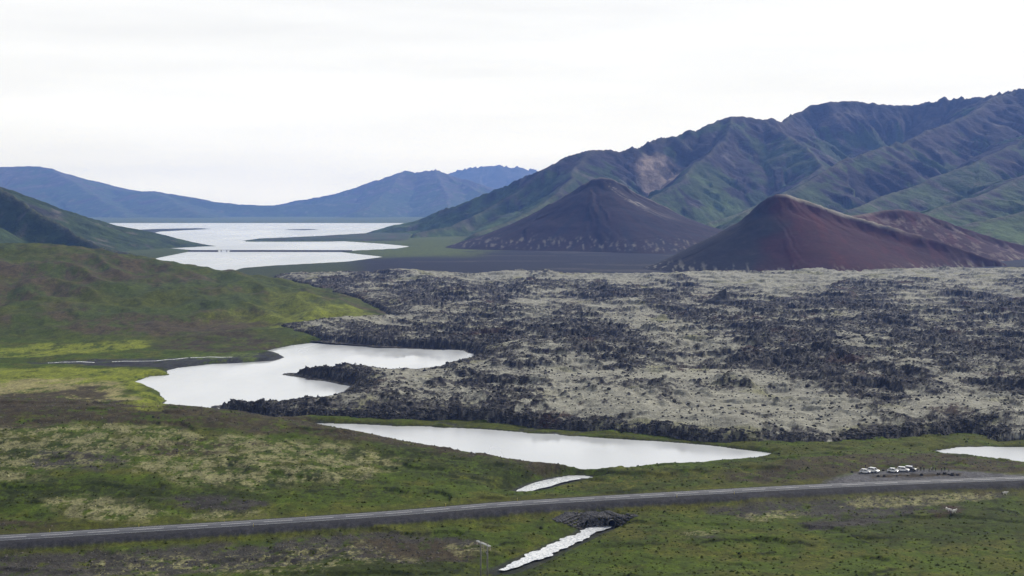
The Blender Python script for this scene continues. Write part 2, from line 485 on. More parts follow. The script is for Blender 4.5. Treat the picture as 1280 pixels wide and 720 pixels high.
# ------------------------------------------------------------------ ground cover
GREEN = np.array([0.041, 0.062, 0.003]); GREEN_D = np.array([0.018, 0.025, 0.002]); LUSH_SUNLIT = np.array([0.135, 0.155, 0.016])  # the last one is grass with sunlight put into its colour
OLIVE = np.array([0.064, 0.066, 0.008]); PALE = np.array([0.165, 0.158, 0.078]); HEATH = np.array([0.038, 0.029, 0.016])
GRAVEL = np.array([0.036, 0.032, 0.030]); SAND = np.array([0.030, 0.030, 0.034]); STRAW = np.array([0.20, 0.18, 0.08])
GREYP = np.array([0.11, 0.10, 0.065]); CINDER_HAZE = np.array([0.011, 0.012, 0.021]); FARG = np.array([0.040, 0.054, 0.010])  # the cinder tone has blue distance haze mixed in

# (cover, frame outline traced onto the ground, edge softness in metres, patchiness 0..1, size of patches)
COVER = [
    (HEATH, [(-60, 498), (200, 504), (310, 513), (430, 533), (560, 558), (650, 574), (740, 584), (640, 583), (560, 571), (470, 556), (380, 545), (300, 540), (200, 532), (100, 528), (-60, 534)], 10, 0.25, 14),
    (PALE, [(-60, 532), (60, 530), (200, 536), (330, 545), (450, 556), (520, 572), (500, 592), (420, 602), (330, 610), (250, 606), (200, 590), (120, 580), (60, 600), (-60, 604)], 12, 0.55, 11),
    (GRAVEL, [(20, 570), (90, 558), (160, 566), (150, 585), (60, 590)], 9, 0.5, 9),
    (HEATH, [(130, 555), (250, 548), (330, 556), (240, 570), (150, 570)], 7, 0.55, 8),
    (GREEN_D, [(-60, 604), (80, 596), (200, 606), (330, 622), (300, 636), (200, 628), (80, 622), (-60, 640)], 9, 0.3, 14),
    (PALE, [(62, 628), (110, 618), (170, 630), (215, 648), (190, 656), (110, 655), (75, 645)], 5, 0.4, 7),
    (GRAVEL, [(205, 624), (250, 616), (330, 628), (300, 640), (230, 634)], 5, 0.3, 8),
    (PALE, [(222, 645), (270, 636), (330, 640), (330, 648), (250, 654)], 4, 0.5, 6),
    (GREEN_D, [(420, 560), (520, 556), (640, 580), (700, 600), (600, 606), (480, 590)], 9, 0.5, 9),
    (GREEN_D, [(330, 600), (440, 590), (560, 612), (480, 626), (360, 618)], 6, 0.6, 8),
    (OLIVE, [(640, 606), (760, 594), (900, 584), (980, 574), (960, 590), (850, 602), (740, 612)], 8, 0.5, 7),
    (HEATH, [(880, 600), (960, 582), (1000, 570), (1100, 566), (1180, 566), (1320, 580), (1320, 596), (1240, 592), (1150, 586), (1075, 589), (1040, 602), (960, 606)], 6, 0.2, 9),
    (HEATH, [(-60, 660), (20, 650), (80, 656), (60, 668), (-60, 672)], 4, 0.4, 7),
    (GRAVEL, [(-60, 690), (100, 686), (280, 680), (400, 668), (500, 664), (600, 676), (590, 700), (520, 705), (420, 700), (300, 712), (180, 722), (-60, 730)], 6, 0.15, 9),
    (HEATH, [(455, 672), (540, 680), (595, 690), (585, 703), (500, 706), (450, 690)], 6, 0.1, 9),
    (PALE, [(90, 700), (200, 692), (300, 690), (420, 676), (480, 684), (520, 706), (400, 714), (250, 716), (120, 722)], 7, 0.78, 6.5),
    (PALE, [(560, 682), (600, 680), (620, 690), (570, 694)], 3, 0.6, 5),
    (GREEN_D, [(400, 716), (500, 702), (600, 702), (700, 690), (680, 720), (400, 740)], 6, 0.4, 8),
    (OLIVE, [(600, 640), (900, 622), (1000, 616), (940, 636), (800, 642), (640, 654)], 6, 0.35, 8),
    (GRAVEL, [(880, 636), (960, 622), (1060, 615), (1190, 612), (1280, 609), (1240, 622), (1160, 632), (1090, 640), (1000, 644), (920, 648)], 4, 0.22, 8),
    (PALE, [(920, 646), (960, 640), (1010, 640), (990, 650), (940, 652)], 3, 0.6, 5),
    (PALE, [(1055, 634), (1080, 624), (1150, 619), (1240, 615), (1255, 620), (1180, 629), (1100, 635)], 3, 0.35, 5),
    (GRAVEL, [(1010, 640), (1110, 634), (1200, 634), (1170, 642), (1090, 647), (1010, 650)], 3, 0.3, 7),
    (GRAVEL, [(995, 656), (1030, 650), (1090, 648), (1110, 652), (1070, 659), (1010, 662)], 2, 0.05, 7),
    (np.array([0.045, 0.026, 0.020]), [(1168, 640), (1185, 632), (1200, 634), (1195, 642), (1175, 645)], 3, 0.3, 5),
    (np.array([0.040, 0.026, 0.020]), [(1215, 614), (1240, 608), (1252, 612), (1245, 618), (1222, 619)], 3, 0.3, 5),
    (PALE, [(850, 668), (880, 662), (905, 664), (890, 672), (860, 674)], 2, 0.6, 4),
    (GRAVEL, [(870, 673), (895, 671), (900, 676), (880, 677)], 1.5, 0.1, 4),
    (OLIVE, [(700, 655), (780, 646), (900, 690), (1280, 680), (1280, 690), (900, 700)], 9, 0.4, 12),
    # the valley floor by the western lake
    (LUSH_SUNLIT, [(-60, 462), (60, 458), (180, 462), (212, 462), (210, 470), (175, 478), (195, 490), (212, 502), (196, 512), (160, 512), (165, 490), (120, 478), (0, 486), (-60, 490)], 9, 0.12, 30),  # sun patch on the meadow, painted as brighter grass
    (STRAW, [(-60, 478), (30, 474), (110, 474), (155, 484), (165, 500), (120, 500), (60, 490), (-60, 494)], 10, 0.3, 26),
    (HEATH, [(-60, 492), (60, 490), (110, 482), (130, 485), (120, 500), (170, 508), (-60, 510)], 8, 0.2, 22),
    (LUSH_SUNLIT, [(-60, 436), (60, 430), (180, 426), (200, 432), (140, 440), (40, 446), (-60, 448)], 12, 0.35, 36),
    (SAND, [(30, 453), (120, 449), (240, 447), (320, 440), (352, 440), (362, 447), (345, 452), (300, 456), (230, 459), (110, 457)], 5, 0.1, 20),
    (HEATH, [(195, 434), (230, 420), (300, 416), (350, 428), (345, 438), (260, 440), (200, 438)], 9, 0.35, 28),
    (FARG * 1.6, [(230, 446), (270, 441), (330, 441), (318, 448), (250, 449)], 4, 0.3, 20),
    # the hill behind it
    (LUSH_SUNLIT * 0.95, [(330, 400), (400, 388), (440, 385), (500, 400), (470, 408), (400, 412), (340, 412)], 14, 0.2, 60),  # sunlit tip of the hill, brightened through the grass colour
    (LUSH_SUNLIT * 0.62, [(200, 410), (300, 395), (340, 360), (430, 385), (470, 400), (330, 412)], 30, 0.35, 60),
    (HEATH * 1.4, [(60, 412), (150, 396), (300, 400), (350, 408), (280, 414), (160, 420)], 14, 0.35, 50),
    (HEATH * 1.35, [(-60, 330), (100, 318), (200, 330), (260, 345), (150, 360), (20, 380), (-60, 380)], 24, 0.5, 60),
    # grass along the foot of the lava
    (LUSH_SUNLIT * 0.33, [(400, 524), (560, 524), (700, 535), (850, 548), (960, 556), (1100, 550), (1220, 540), (1300, 545), (1300, 558), (1170, 562), (1060, 566), (962, 568), (850, 558), (700, 548), (500, 535)], 4, 0.3, 14),
]
COVER_W = []
for c, pts, soft, patch, size in COVER:
    P = []
    for u, p in pts:
        P.append(hit(u, p))
    COVER_W.append((c, P, soft, patch, size))

def cover_colour(X, Y, Z):
    shp = X.shape
    n_big = fbm(X / 60, Y / 80, 41, 4); n_mid = fbm(X / 16, Y / 22, 43, 4); n_sm = fbm(X / 3.2, Y / 4.2, 47, 3)
    C = np.zeros(shp + (3,))
    def put(c, w):
        nonlocal C
        C = C + (np.asarray(c) - C) * np.clip(w, 0, 1)[..., None]
    put(GREEN, np.ones(shp))
    put(OLIVE, sstep(-0.05, 0.35, n_mid + 0.3 * n_sm) * 0.75)
    put(GREEN_D, sstep(0.0, 0.35, -n_big + 0.5 * n_sm) * 0.7)
    hillw = sstep(980, 1150, Y)
    put(FARG, hillw)
    put(HEATH * 1.5, hillw * sstep(0.06, 0.26, fbm(X / 70 + Y / 200, Y / 130, 51, 6, 0.65)) * 0.9)
    put(GREEN_D * 0.9, hillw * sstep(0.1, 0.3, fbm(X / 22 + Y / 90, Y / 60, 55, 5, 0.7)) * 0.8)
    put(LUSH_SUNLIT * 0.36, hillw * sstep(0.0, 0.22, fbm(X / 90, Y / 100, 53, 6, 0.62)) * 0.75)
    def scarps():
        q = np.abs(perlin(X / 34 + 0.6 * n_mid, Y / 15 + 0.5 * n_mid, 91))
        return sstep(0.055, 0.02, q) * sstep(-0.05, 0.2, fbm(X / 40, Y / 40, 93, 3))
    put(GREEN_D * 0.45, scarps() * sstep(0, 60, 640 - np.abs(Y - 60)) * 0.85)  # crevice darkness painted along each scarp
    # grassy verges, gravel shoulder and slope of the road bank
    for c, P, soft, patch, size in COVER_W:
        s = poly_sd(P, X, Y, 150)
        k = s > -soft * 2.5
        if not k.any(): continue
        x, y = X[k], Y[k]
        wob = fbm(x / (soft * 2.2), y / (soft * 3), 61 + int(abs(P[0][0])) % 50, 3)
        w = sstep(-0.5, 0.5, s[k] / soft + 1.3 * wob)
        pn = 1.15 * fbm(x / (size * 0.8), y / (size * 1.1), 71 + int(abs(P[1][0])) % 50, 7, 0.82)
        w = w * sstep(-0.13, 0.13, pn + 0.12 * n_sm[k] + (0.5 - patch) * 0.5) if patch > 0.08 else w
        ww = np.zeros(shp); ww[k] = w
        put(c, ww * 0.93)
    d, rz, side = line_near(ROAD, X, Y, 40)
    put(OLIVE * 0.9, sstep(17, 11, d + 2.5 * n_sm) * 0.6 * (d < 39))
    bank = sstep(10.6, 8.4, d + 0.8 * n_sm) * np.where(side < 0, 1.0, 0.0) + sstep(5.6, 4.6, d) * np.where(side >= 0, 1.0, 0)
    put(SAND * 0.85, bank)
    lay = poly_sd(LAYBY, X, Y, 60)
    put(np.array([0.075, 0.074, 0.080]), sstep(-1.2, 1.2, lay + 1.4 * n_sm))
    isl = poly_sd(ISLAND, X, Y, 60)
    put(HEATH * 0.9, sstep(-0.8, 0.8, isl + 1.5 * n_sm))
    for L, W in ((STREAM, 3.6), (OUTLET, 4.6)):
        ds, _, _ = line_near(L, X, Y, 40)
        put(SAND * 0.7, sstep(W + 1.6, W - 0.2, ds + 0.8 * n_sm) * 0.8)
    # shores below the water line and just above it
    put(SAND, sstep(0.35, 0.0, Z) * (Y < 2000))
    # outer plains
    far = sstep(1900, 2150, Y)
    put(CINDER_HAZE, far)
    s = 640 + X / np.maximum(Y, 1) * F
    put(np.array([0.06, 0.056, 0.05]), far * sstep(0.2, 0.36, fbm(X / 260, Y / 90, 81, 4)) * 0.5)
    put(FARG * 1.7, far * sstep(640, 560, s + 60 * n_big) * sstep(2500, 3100, Y + 350 * fbm(X / 300, Y / 500, 83, 3)) * 0.8)
    put(FARG, far * sstep(470, 420, s) * sstep(5000, 2500, Y) * 0.7)
    return C

ISLAND = hits([(1090, 597.5), (1100, 594.5), (1150, 593), (1205, 592.5), (1195, 595.5), (1150, 597)])

def fan(u_list, y_list):
    U, Yg = np.meshgrid(np.asarray(u_list, float), np.asarray(y_list, float))
    return (U - 640) / F * Yg, Yg

def logs(a, b, step):
    return np.exp(np.arange(math.log(a), math.log(b), step))

us = np.concatenate([np.linspace(-460, -30, 46)[:-1], np.linspace(-30, 1310, 700), np.linspace(1310, 1780, 46)[1:]])
ys = np.concatenate([logs(42, 290, 0.045), logs(290, 640, 0.0024), logs(640, 1150, 0.0036), logs(1150, 2100, 0.006), logs(2100, 7000, 0.012), logs(7000, 22500, 0.05), [22500.0]])
GX, GY = fan(us, ys)
GZ = ground_z(GX, GY)
def gz(x, y):
    return float(ground_z(np.array([x], float), np.array([y], float))[0])

# ------------------------------------------------------------------ water
def water(name, pts, z, mat, label):
    bm = bmesh.new()
    bm.faces.new([bm.verts.new((x, y, z)) for x, y in pts])
    o = bm_obj(name, bm, mat)
    o.data.polygons[0].use_smooth = False
    if o.data.polygons[0].normal.z < 0:
        o.data.flip_normals()
    return tag(o, label, kind='structure')

def rect(u0, u1, y0, y1):
    return [((u0 - 640) / F * y0, y0), ((u1 - 640) / F * y0, y0), ((u1 - 640) / F * y1, y1), ((u0 - 640) / F * y1, y1)]

def grow(P, k):
    P = np.asarray(P); c = P.mean(0)
    return (c + (P - c) * k).tolist()

water('lake_water', rect(100, 700, 676, 1150), 0.0, M_LAKE, 'pale western lake reflecting the bright sky')
water('lake_water', rect(340, 985, 540, 676), 0.0, M_LAKE, 'long narrow lake between the grassy hill and the lava')
water('lake_water', rect(1140, 1500, 540, 625), 0.0, M_LAKE, 'small piece of lake at the right edge')
water('fjord_water', rect(40, 660, 1980, 8600), 0.0, M_FJORD, 'wide bright fjord below the far mountains')

def ribbon(name, L, W, z_off, mat, label, jag=0.0):
    L = np.asarray(L); n = len(L)
    T = np.gradient(L[:, :2], axis=0); T /= np.linalg.norm(T, axis=1)[:, None]
    N = np.stack([-T[:, 1], T[:, 0]], 1)
    V = []; Q = []
    for i in range(n):
        j1 = math.sin(i * 0.31 + L[0, 0]) * 0.5 + math.sin(i * 0.83) * 0.3 + random.uniform(-0.25, 0.25)
        j2 = math.sin(i * 0.27 + 2 + L[0, 0]) * 0.5 + math.sin(i * 0.71 + 1) * 0.3 + random.uniform(-0.25, 0.25)
        wl_, wr_ = W[i] * (1 + jag * j1), W[i] * (1 + jag * j2)
        for k, s in enumerate((wl_, wl_ * 0.4, -wr_ * 0.4, -wr_)):
            V.append((L[i, 0] + N[i, 0] * s, L[i, 1] + N[i, 1] * s, L[i, 2] + z_off))
    for i in range(n - 1):
        for k in range(3):
            a = i * 4 + k
            Q.append((a + 1, a, a + 4, a + 5))
    o = mesh_obj(name, raw_mesh(name, np.array(V), np.array(Q)), mat)
    return tag(o, label, kind='structure')

ribbon('stream', STREAM, STREAM_W, 0.05, M_STREAM, 'white rushing stream running to the culvert', 0.35)
ribbon('stream', OUTLET, OUTLET_W, 0.05, M_STREAM, 'short bright reach of stream beyond the road', 0.2)
# thin braids on the sand bar of the valley floor
for pts, w in (([(60, 452.5), (100, 452), (118, 452.3)], 1.0), ([(140, 452.2), (190, 450.8), (235, 447)], 1.1), ([(238, 447), (262, 446), (290, 447.3)], 1.2)):
    L = smooth_line([(*at_z(u, p, 2.2), 2.3) for u, p in pts], 14)
    for r in L: r[2] = gz(r[0], r[1]) + 0.12
    ribbon('stream', L, [w * 1.0] * 14, 0.0, M_STREAM, 'thin braided channel across the dark sand bar', 0.3)

# ------------------------------------------------------------------ lava field
LAVA = [at_z(*p) for p in [
    (274, 513, 0.5), (300, 515.5, 0.5), (352, 523, 0.5), (394, 526, 0.5), (427, 526, 0.5), (494, 528, 0.5), (560, 528, 0.5), (627, 533, 0.5), (694, 540, 0.5), (760, 543, 0.5),
    (827, 548, 0.5), (856, 555, 0.5), (920, 557, 0.5), (1020, 557, 0.5), (1086, 553, 1), (1153, 548, 1), (1215, 543, 1), (1240, 552, 1), (1330, 556, 1), (1500, 556, 1), (1560, 340, 5),
    (1280, 333, 4), (1100, 340, 4), (840, 343, 4), (640, 342, 4), (440, 342, 4), (352, 343, 4), (338, 346, 4),
    (360, 356, 4), (420, 372, 4), (470, 388, 4), (495, 400, 3), (440, 405, 3), (380, 410, 3), (345, 414, 3),
    (352, 420, 1), (395, 427, 0.5), (473, 433, 0.5), (582, 437, 0.5), (600, 448, 1), (540, 456, 4), (470, 458, 5), (415, 459, 5), (392, 464, 2), (365, 467, 0.5),
    (394, 472.5, 0.5), (421, 475.5, 0.5), (447, 480.5, 1), (428, 490, 4), (390, 496, 5), (352, 500, 5), (311, 504, 3), (288, 503, 2), (272, 507, 1)]]
ROUGH_SHADE = [  # dark bands: bare black rubble, plus cloud shadow put in as darker rock
    ([at_z(u, p, 5) for u, p in [(430, 352), (560, 355), (700, 358), (860, 362), (870, 372), (700, 376), (560, 378), (440, 376)]], 60),
    ([at_z(u, p, 5) for u, p in [(860, 386), (1000, 378), (1300, 366), (1300, 430), (1100, 440), (960, 436), (860, 430), (760, 424), (640, 428), (640, 414), (760, 410)]], 50),
    ([at_z(u, p, 5) for u, p in [(410, 412), (600, 410), (640, 430), (590, 440), (470, 432)]], 25),
    ([at_z(u, p, 4) for u, p in [(900, 452), (1050, 446), (1180, 450), (1100, 470), (960, 474)]], 25),
    ([at_z(u, p, 3) for u, p in [(1240, 486), (1320, 480), (1320, 520), (1230, 510)]], 14),
]
SMOOTH = [  # swells under thick pale moss
    ([at_z(u, p, 6) for u, p in [(720, 404), (760, 392), (840, 396), (840, 410), (760, 412)]], 22),
    ([at_z(u, p, 6) for u, p in [(780, 462), (860, 454), (960, 470), (900, 478), (800, 474)]], 16),
    ([at_z(u, p, 4) for u, p in [(560, 344), (900, 346), (1280, 340), (1280, 356), (900, 362), (700, 352)]], 50),
    ([at_z(u, p, 5) for u, p in [(1140, 494), (1250, 490), (1240, 512), (1150, 516)]], 10),
    ([at_z(u, p, 5) for u, p in [(850, 490), (1000, 486), (1080, 500), (1000, 516), (880, 512)]], 10),
]

def lava_field(X, Y):
    s = poly_sd(LAVA, X, Y, 90)
    s = s + 4.0 * fbm(X / 18, Y / 22, 101, 3) * sstep(560, 640, Y) - 3.5 * sstep(720, 670, Y) * sstep(-150, -90, X)
    rg = 0.48 + 1.05 * fbm(X / 85, Y / 260, 103, 4)
    for P, soft in ROUGH_SHADE:
        rg = rg + 0.27 * sstep(-soft, soft, poly_sd(P, X, Y, 150))
    for P, soft in SMOOTH:
        rg = rg - 0.45 * sstep(-soft, soft, poly_sd(P, X, Y, 150))
    edge = sstep(26, 6, s)
    rg = np.clip(rg + 0.35 * edge, 0.06, 1.25)
    lod = sstep(1500, 800, Y)
    wx = X + 6 * perlin(X / 25, Y / 25, 105); wy = Y + 6 * perlin(X / 25, Y / 25, 107)
    big = 6.0 * fbm(X / 95, Y / 150, 109, 3)
    # overlapping flow lobes: flat mossy tops, broken dark fronts
    q = 3.0 * fbm(wx / 95, wy / 90, 111, 5, 0.5) + 0.4 * fbm(X / 11, Y / 11, 112, 3)
    fl = np.floor(q); fr = q - fl
    lobes = 3.2 * (fl + sstep(0.45, 1.0, fr)) + 0.5 * fr
    face = sstep(0.50, 0.68, fr) * sstep(1.0, 0.93, fr)
    q2 = 2.2 * fbm(wx / 230, wy / 260, 131, 6, 0.5)
    f2 = np.floor(q2); r2 = q2 - f2
    lobes = (lobes + 3.0 * (f2 + sstep(0.68, 1.0, r2))) * sstep(-10, 70, s)
    face = np.maximum(face, sstep(0.74, 0.84, r2) * sstep(1.02, 0.97, r2))
    blk = ridged(wx / 13, wy / 15, 113); blk2 = ridged(wx / 5.2, wy / 6, 115)
    fine = ridged(X / 2.3, Y / 2.8, 117)
    rgf = np.clip(rg * (0.7 + 0.6 * face), 0.1, 1.4)
    jag = rgf * (1.5 * blk + 1.05 * blk2 + 0.5 * fine)
    h = 6.0 + 0.8 * big + lobes + jag + 1.6 * np.abs(perlin(wx / 24, wy / 26, 118))
    t = 0.55 * sstep(-1, 7, s) + 0.45 * sstep(4, 30, s + 6 * perlin(X / 16, Y / 16, 122))
    bz = np.maximum(base_z(X, Y), 0.0)
    Z = bz - 1.6 + t * (np.maximum(h, 1.2) + 1.6)
    # where the moss holds: level ground, gentle swells; bare rock on edges, cracks and blocks
    cav = 0.45 * blk + 0.5 * blk2 + 0.5 * fine
    grain = fbm(X / 6, Y / 8, 119, 5, 0.78)
    patch = fbm(X / 30, Y / 34, 120, 4, 0.6)
    m = 0.80 - 0.95 * (rg - 0.42) - 0.55 * face * (0.4 + rg) - 0.30 * cav * (0.3 + rg) + 1.4 * grain * (0.7 + 0.9 * rg) + 0.6 * patch - 0.35 * edge * sstep(12, 2, s)
    m = sstep(0.12, 0.66, m)
    tone = fbm(X / 60, Y / 80, 121, 4)
    rockc = np.array([0.026, 0.025, 0.027]) * (1 + 0.5 * fbm(X / 7, Y / 9, 123, 2))[..., None]
    lich = sstep(0.0, 0.3, fbm(X / 3.4, Y / 5.0, 129, 3, 0.8))[..., None]
    rockc = rockc + (np.array([0.125, 0.120, 0.108]) - rockc) * lich * 0.75
    rust = sstep(0.25, 0.5, fbm(X / 45, Y / 55, 125, 3))[..., None]
    rockc = rockc + (np.array([0.050, 0.030, 0.026]) - rockc) * rust * 0.7
    mossc = np.array([0.228, 0.224, 0.186]) + tone[..., None] * np.array([0.05, 0.05, 0.035])
    grn = sstep(0.22, 0.45, fbm(X / 50, Y / 60, 127, 3) + 0.4 * edge)[..., None]
    mossc = mossc + (np.array([0.135, 0.135, 0.055]) - mossc) * grn * 0.6
    C = rockc + (mossc - rockc) * m[..., None]
    return Z, C, s

# the ground sheet stops a little way in under the lava, where it can never show
ground = mesh_obj('ground', grid_mesh('ground', GX, GY, GZ, cover_colour(GX, GY, GZ), keep=poly_sd(LAVA, GX, GY, 90) < 45), M_GROUND)
tag(ground, 'rolling tundra of grass, pale moss and dark gravel', kind='structure')

LX, LYg = fan(np.linspace(230, 1400, 900), logs(585, 2080, 0.00245))
LZ, LC, LS = lava_field(LX, LYg)
lava = mesh_obj('lava_field', grid_mesh('lava_field', LX, LYg, LZ, LC, keep=LS > -3, smooth=False), M_LAVA)
tag(lava, 'rough black lava field under pale grey moss', kind='structure')

# ------------------------------------------------------------------ mountains
def farther(k, ridges):
    return [([(u, p, y * k) for u, p, y in pts], s, L * k) for pts, s, L in ridges]

def ridge_height(X, Y, ridges):
    best = np.full(X.shape, -1e4); bt = np.zeros(X.shape); bd = np.zeros(X.shape); bi = np.zeros(X.shape)
    for ri, (pts, s, L) in enumerate(ridges):
        P = np.array([at_y(*p) for p in pts]); arc = 0.0
        L = max(L, (P[:, 2].max() + 50.0) / s)
        for i in range(len(P) - 1):
            a, b = P[i], P[i + 1]
            ex, ey = b[0] - a[0], b[1] - a[1]
            ln = math.hypot(ex, ey)
            t = np.clip(((X - a[0]) * ex + (Y - a[1]) * ey) / (ln * ln + 1e-9), 0, 1)
            d = np.hypot(X - a[0] - t * ex, Y - a[1] - t * ey)
            h = a[2] + t * (b[2] - a[2]) - s * L * (1 - np.exp(-d / L)) - 0.04 * d
            k = h > best
            best = np.where(k, h, best); bt = np.where(k, arc + t * ln + ri * 3777, bt); bd = np.where(k, d, bd); bi = np.where(k, ri, bi)
            arc += ln
    return best, bt, bd, bi

def mountain(name, ridges, x0, x1, y0, y1, nx, ny, colour, gully, gsize, label, mat=M_MOUNT, rough_amp=6.0, nscale=140.0, seed=200, floor=-6.0, crag=0.0, blur=0):
    xs = np.linspace(x0, x1, nx); yy = np.linspace(y0, y1, ny)
    X, Y = np.meshgrid(xs, yy)
    wx = X + nscale * 0.16 * fbm(X / nscale, Y / nscale, seed, 4, 0.6); wy = Y + nscale * 0.16 * fbm(X / nscale, Y / nscale, seed + 3, 4, 0.6)
    h, t, d, bi = ridge_height(wx, wy, ridges)
    if blur:
        hb = h.copy()
        for _ in range(3):
            for ax in (0, 1):
                pad = [(0, 0), (0, 0)]; pad[ax] = (blur + 1, blur)
                c = np.cumsum(np.pad(hb, pad, mode='edge'), axis=ax)
                k_ = 2 * blur + 1
                hb = (c[k_:] - c[:-k_]) / k_ if ax == 0 else (c[:, k_:] - c[:, :-k_]) / k_
        h = h + (hb - h) * sstep(3, 50, d)
    fade = sstep(0, gsize * 2.2, d)
    lower = np.clip((h + 40) / 160, 0, 1)
    h = h + gully * fade * lower * (ridged(t / gsize, d / (gsize * 9), seed + 5) * 0.7 + 0.5 * ridged(t / (gsize * 0.38), d / (gsize * 5), seed + 7)) - gully * fade * lower * 0.4
    h = h + rough_amp * lower * (0.25 + 0.75 * sstep(0, nscale * 0.6, d)) * fbm(X / nscale, Y / nscale, seed + 11, 6, 0.58)
    h = h + crag * sstep(150, 0, d) * sstep(180, 330, h) * sstep(-0.1, 0.25, fbm(X / 400, Y / 400, seed + 25, 2) + 0.1) * (0.6 * ridged(t / 85, d / 90, seed + 21) + 0.35 * ridged(t / 38, d / 40, seed + 23) - 0.3)
    C = colour(X, Y, h, t, d, bi)
    o = mesh_obj(name, grid_mesh(name, X, Y, np.maximum(h, floor), C, keep=h > floor), mat)
    return tag(o, label, kind='structure')

def mixc(C, c, w):
    return C + (np.asarray(c) - C) * np.clip(w, 0, 1)[..., None]

def col_mount(green=0.6, seed=300, tan=None, base=(0.028, 0.021, 0.030), grass=(0.030, 0.046, 0.015), hmax=420.0, low_green=0.0):  # default base tinted violet in place of more distance haze
    def f(X, Y, h, t, d, bi):
        C = np.zeros(X.shape + (3,)) + np.array(base)
        n1 = fbm(X / 260, Y / 330, seed, 5); n2 = fbm(X / 60, Y / 80, seed + 3, 4)
        st = fbm(t / 45, d / 500, seed + 9, 3)
        C = mixc(C, np.array(base) * 0.5, sstep(0.0, 0.3, st) * 0.8)
        C = mixc(C, grass, sstep(0.10, -0.12, n1 + 0.5 * n2 + 0.6 * st + (h / hmax) * 0.75 - green))
        C = mixc(C, np.array(grass) * 1.7, sstep(0.1, 0.4, fbm(X / 150, Y / 190, seed + 5, 4)) * sstep(170, 40, h) * green)
        C = mixc(C, np.array(grass) * 2.2, sstep(150, 30, h + 160 * n1 + 60 * n2) * low_green)
        C = mixc(C, (0.10, 0.09, 0.082), sstep(0.22, 0.42, n2 - 0.3 * st) * 0.6)
        C = mixc(C, (0.07, 0.066, 0.045), sstep(18, 4, d) * 0.5)
        if tan:
            for (u, py, Yc, rx, ry) in tan:
                cx, cy_, _ = at_y(u, py, Yc)
                q = np.hypot((X - cx) / rx, (Y - cy_) / ry) + 0.35 * n2 + 0.25 * st
                C = mixc(C, (0.24, 0.19, 0.16), sstep(1.05, 0.7, q) * 0.9)
        return C
    return f

mountain('mountain', [
    ([(520, 292, 4300), (560, 283, 4450), (600, 266, 4600), (640, 243, 4700), (690, 207, 4800), (712, 194, 4850), (735, 188, 4900), (752, 187, 4950), (768, 191, 4970), (795, 184, 5000), (840, 172, 5100), (880, 158, 5150), (903, 149, 5200), (915, 145, 5200), (930, 146, 5240), (950, 150, 5260), (962, 147, 5290), (974, 150, 5320), (985, 152, 5400)], 0.78, 700),
    ([(983, 151, 5420), (992, 142, 5600), (1000, 139, 5650), (1012, 131, 5700), (1035, 127, 5700), (1070, 127, 5750), (1100, 131, 5750), (1140, 131, 5750), (1170, 125, 5700), (1190, 121, 5700), (1199, 119, 5680), (1204, 124, 5640), (1222, 124, 5560), (1250, 117, 5400), (1280, 113, 5200), (1420, 92, 4950), (1600, 90, 4800)], 0.85, 700),
    ([(915, 145, 5200), (905, 178, 4960), (870, 206, 4700), (838, 234, 4450), (800, 258, 4250)], 0.7, 520),
    ([(735, 188, 4900), (715, 222, 4600), (680, 252, 4300), (640, 276, 4000), (590, 292, 3800)], 0.62, 520),
    ([(950, 150, 5260), (1000, 180, 4950), (1030, 205, 4700), (990, 235, 4400), (930, 262, 4100), (890, 278, 3850)], 0.68, 480),
    ([(1270, 114, 5250), (1215, 138, 5000), (1150, 170, 4700), (1090, 190, 4450), (1050, 200, 4300), (1020, 222, 4150), (970, 246, 3900), (930, 268, 3650)], 0.62, 520),
    ([(1400, 110, 4900), (1300, 165, 4500), (1215, 205, 4200), (1130, 238, 3950), (1060, 262, 3600)], 0.5, 560),
    ([(1450, 150, 4400), (1330, 205, 3950), (1230, 240, 3600), (1150, 268, 3300)], 0.42, 560),
    ([(1500, 210, 3500), (1330, 250, 3200), (1230, 276, 3000)], 0.36, 520),
], -700, 2350, 2850, 6200, 560, 390, col_mount(0.40, 300, tan=[(826, 228, 4860, 90, 150)], low_green=0.75), 52.0, 95.0,
    'high blue brown mountain ridge with green lower slopes', rough_amp=34.0, nscale=210.0, seed=210, crag=17.0)

mountain('mountain', [
    ([(-500, 60, 3300), (-200, 140, 3100), (-60, 198, 2950), (0, 232, 2880), (40, 258, 2820), (80, 283, 2760), (110, 300, 2700), (140, 310, 2640), (175, 320, 2560)], 0.95, 420),
    ([(-200, 140, 3100), (-120, 240, 2500), (-70, 310, 2200)], 0.6, 400),
], -1900, -480, 2050, 3900, 300, 260, col_mount(0.45, 340, base=(0.034, 0.034, 0.036), hmax=300), 11.0, 60.0,
    'dark steep mountain flank at the left edge', rough_amp=8.0, nscale=120.0, seed=240)

mountain('mountain', farther(1.45, [
    ([(-500, 215, 9800), (-200, 206, 9600), (0, 208, 9500), (42, 207.5, 9500), (62, 210, 9480), (72, 215, 9460), (84, 221, 9430), (100, 228, 9400), (140, 236, 9300), (165, 239, 9200), (190, 238.5, 9050), (212, 242, 8950), (240, 247, 8800), (270, 252, 8700), (300, 255.5, 8650), (345, 256.5, 8650), (400, 255, 8700), (520, 252, 8800)], 0.30, 1500),
    ([(62, 210, 9480), (120, 246, 8700), (150, 262, 8200), (160, 272, 7800)], 0.28, 900),
    ([(190, 238.5, 9050), (230, 258, 8300), (250, 268, 7800)], 0.2, 900),
]), -9280, -435, 7900, 15660, 420, 230, col_mount(0.5, 360, base=(0.055, 0.045, 0.042)), 30.0, 220.0,
    'distant pale blue mountain plateau across the fjord', rough_amp=16.0, nscale=420.0, seed=270)

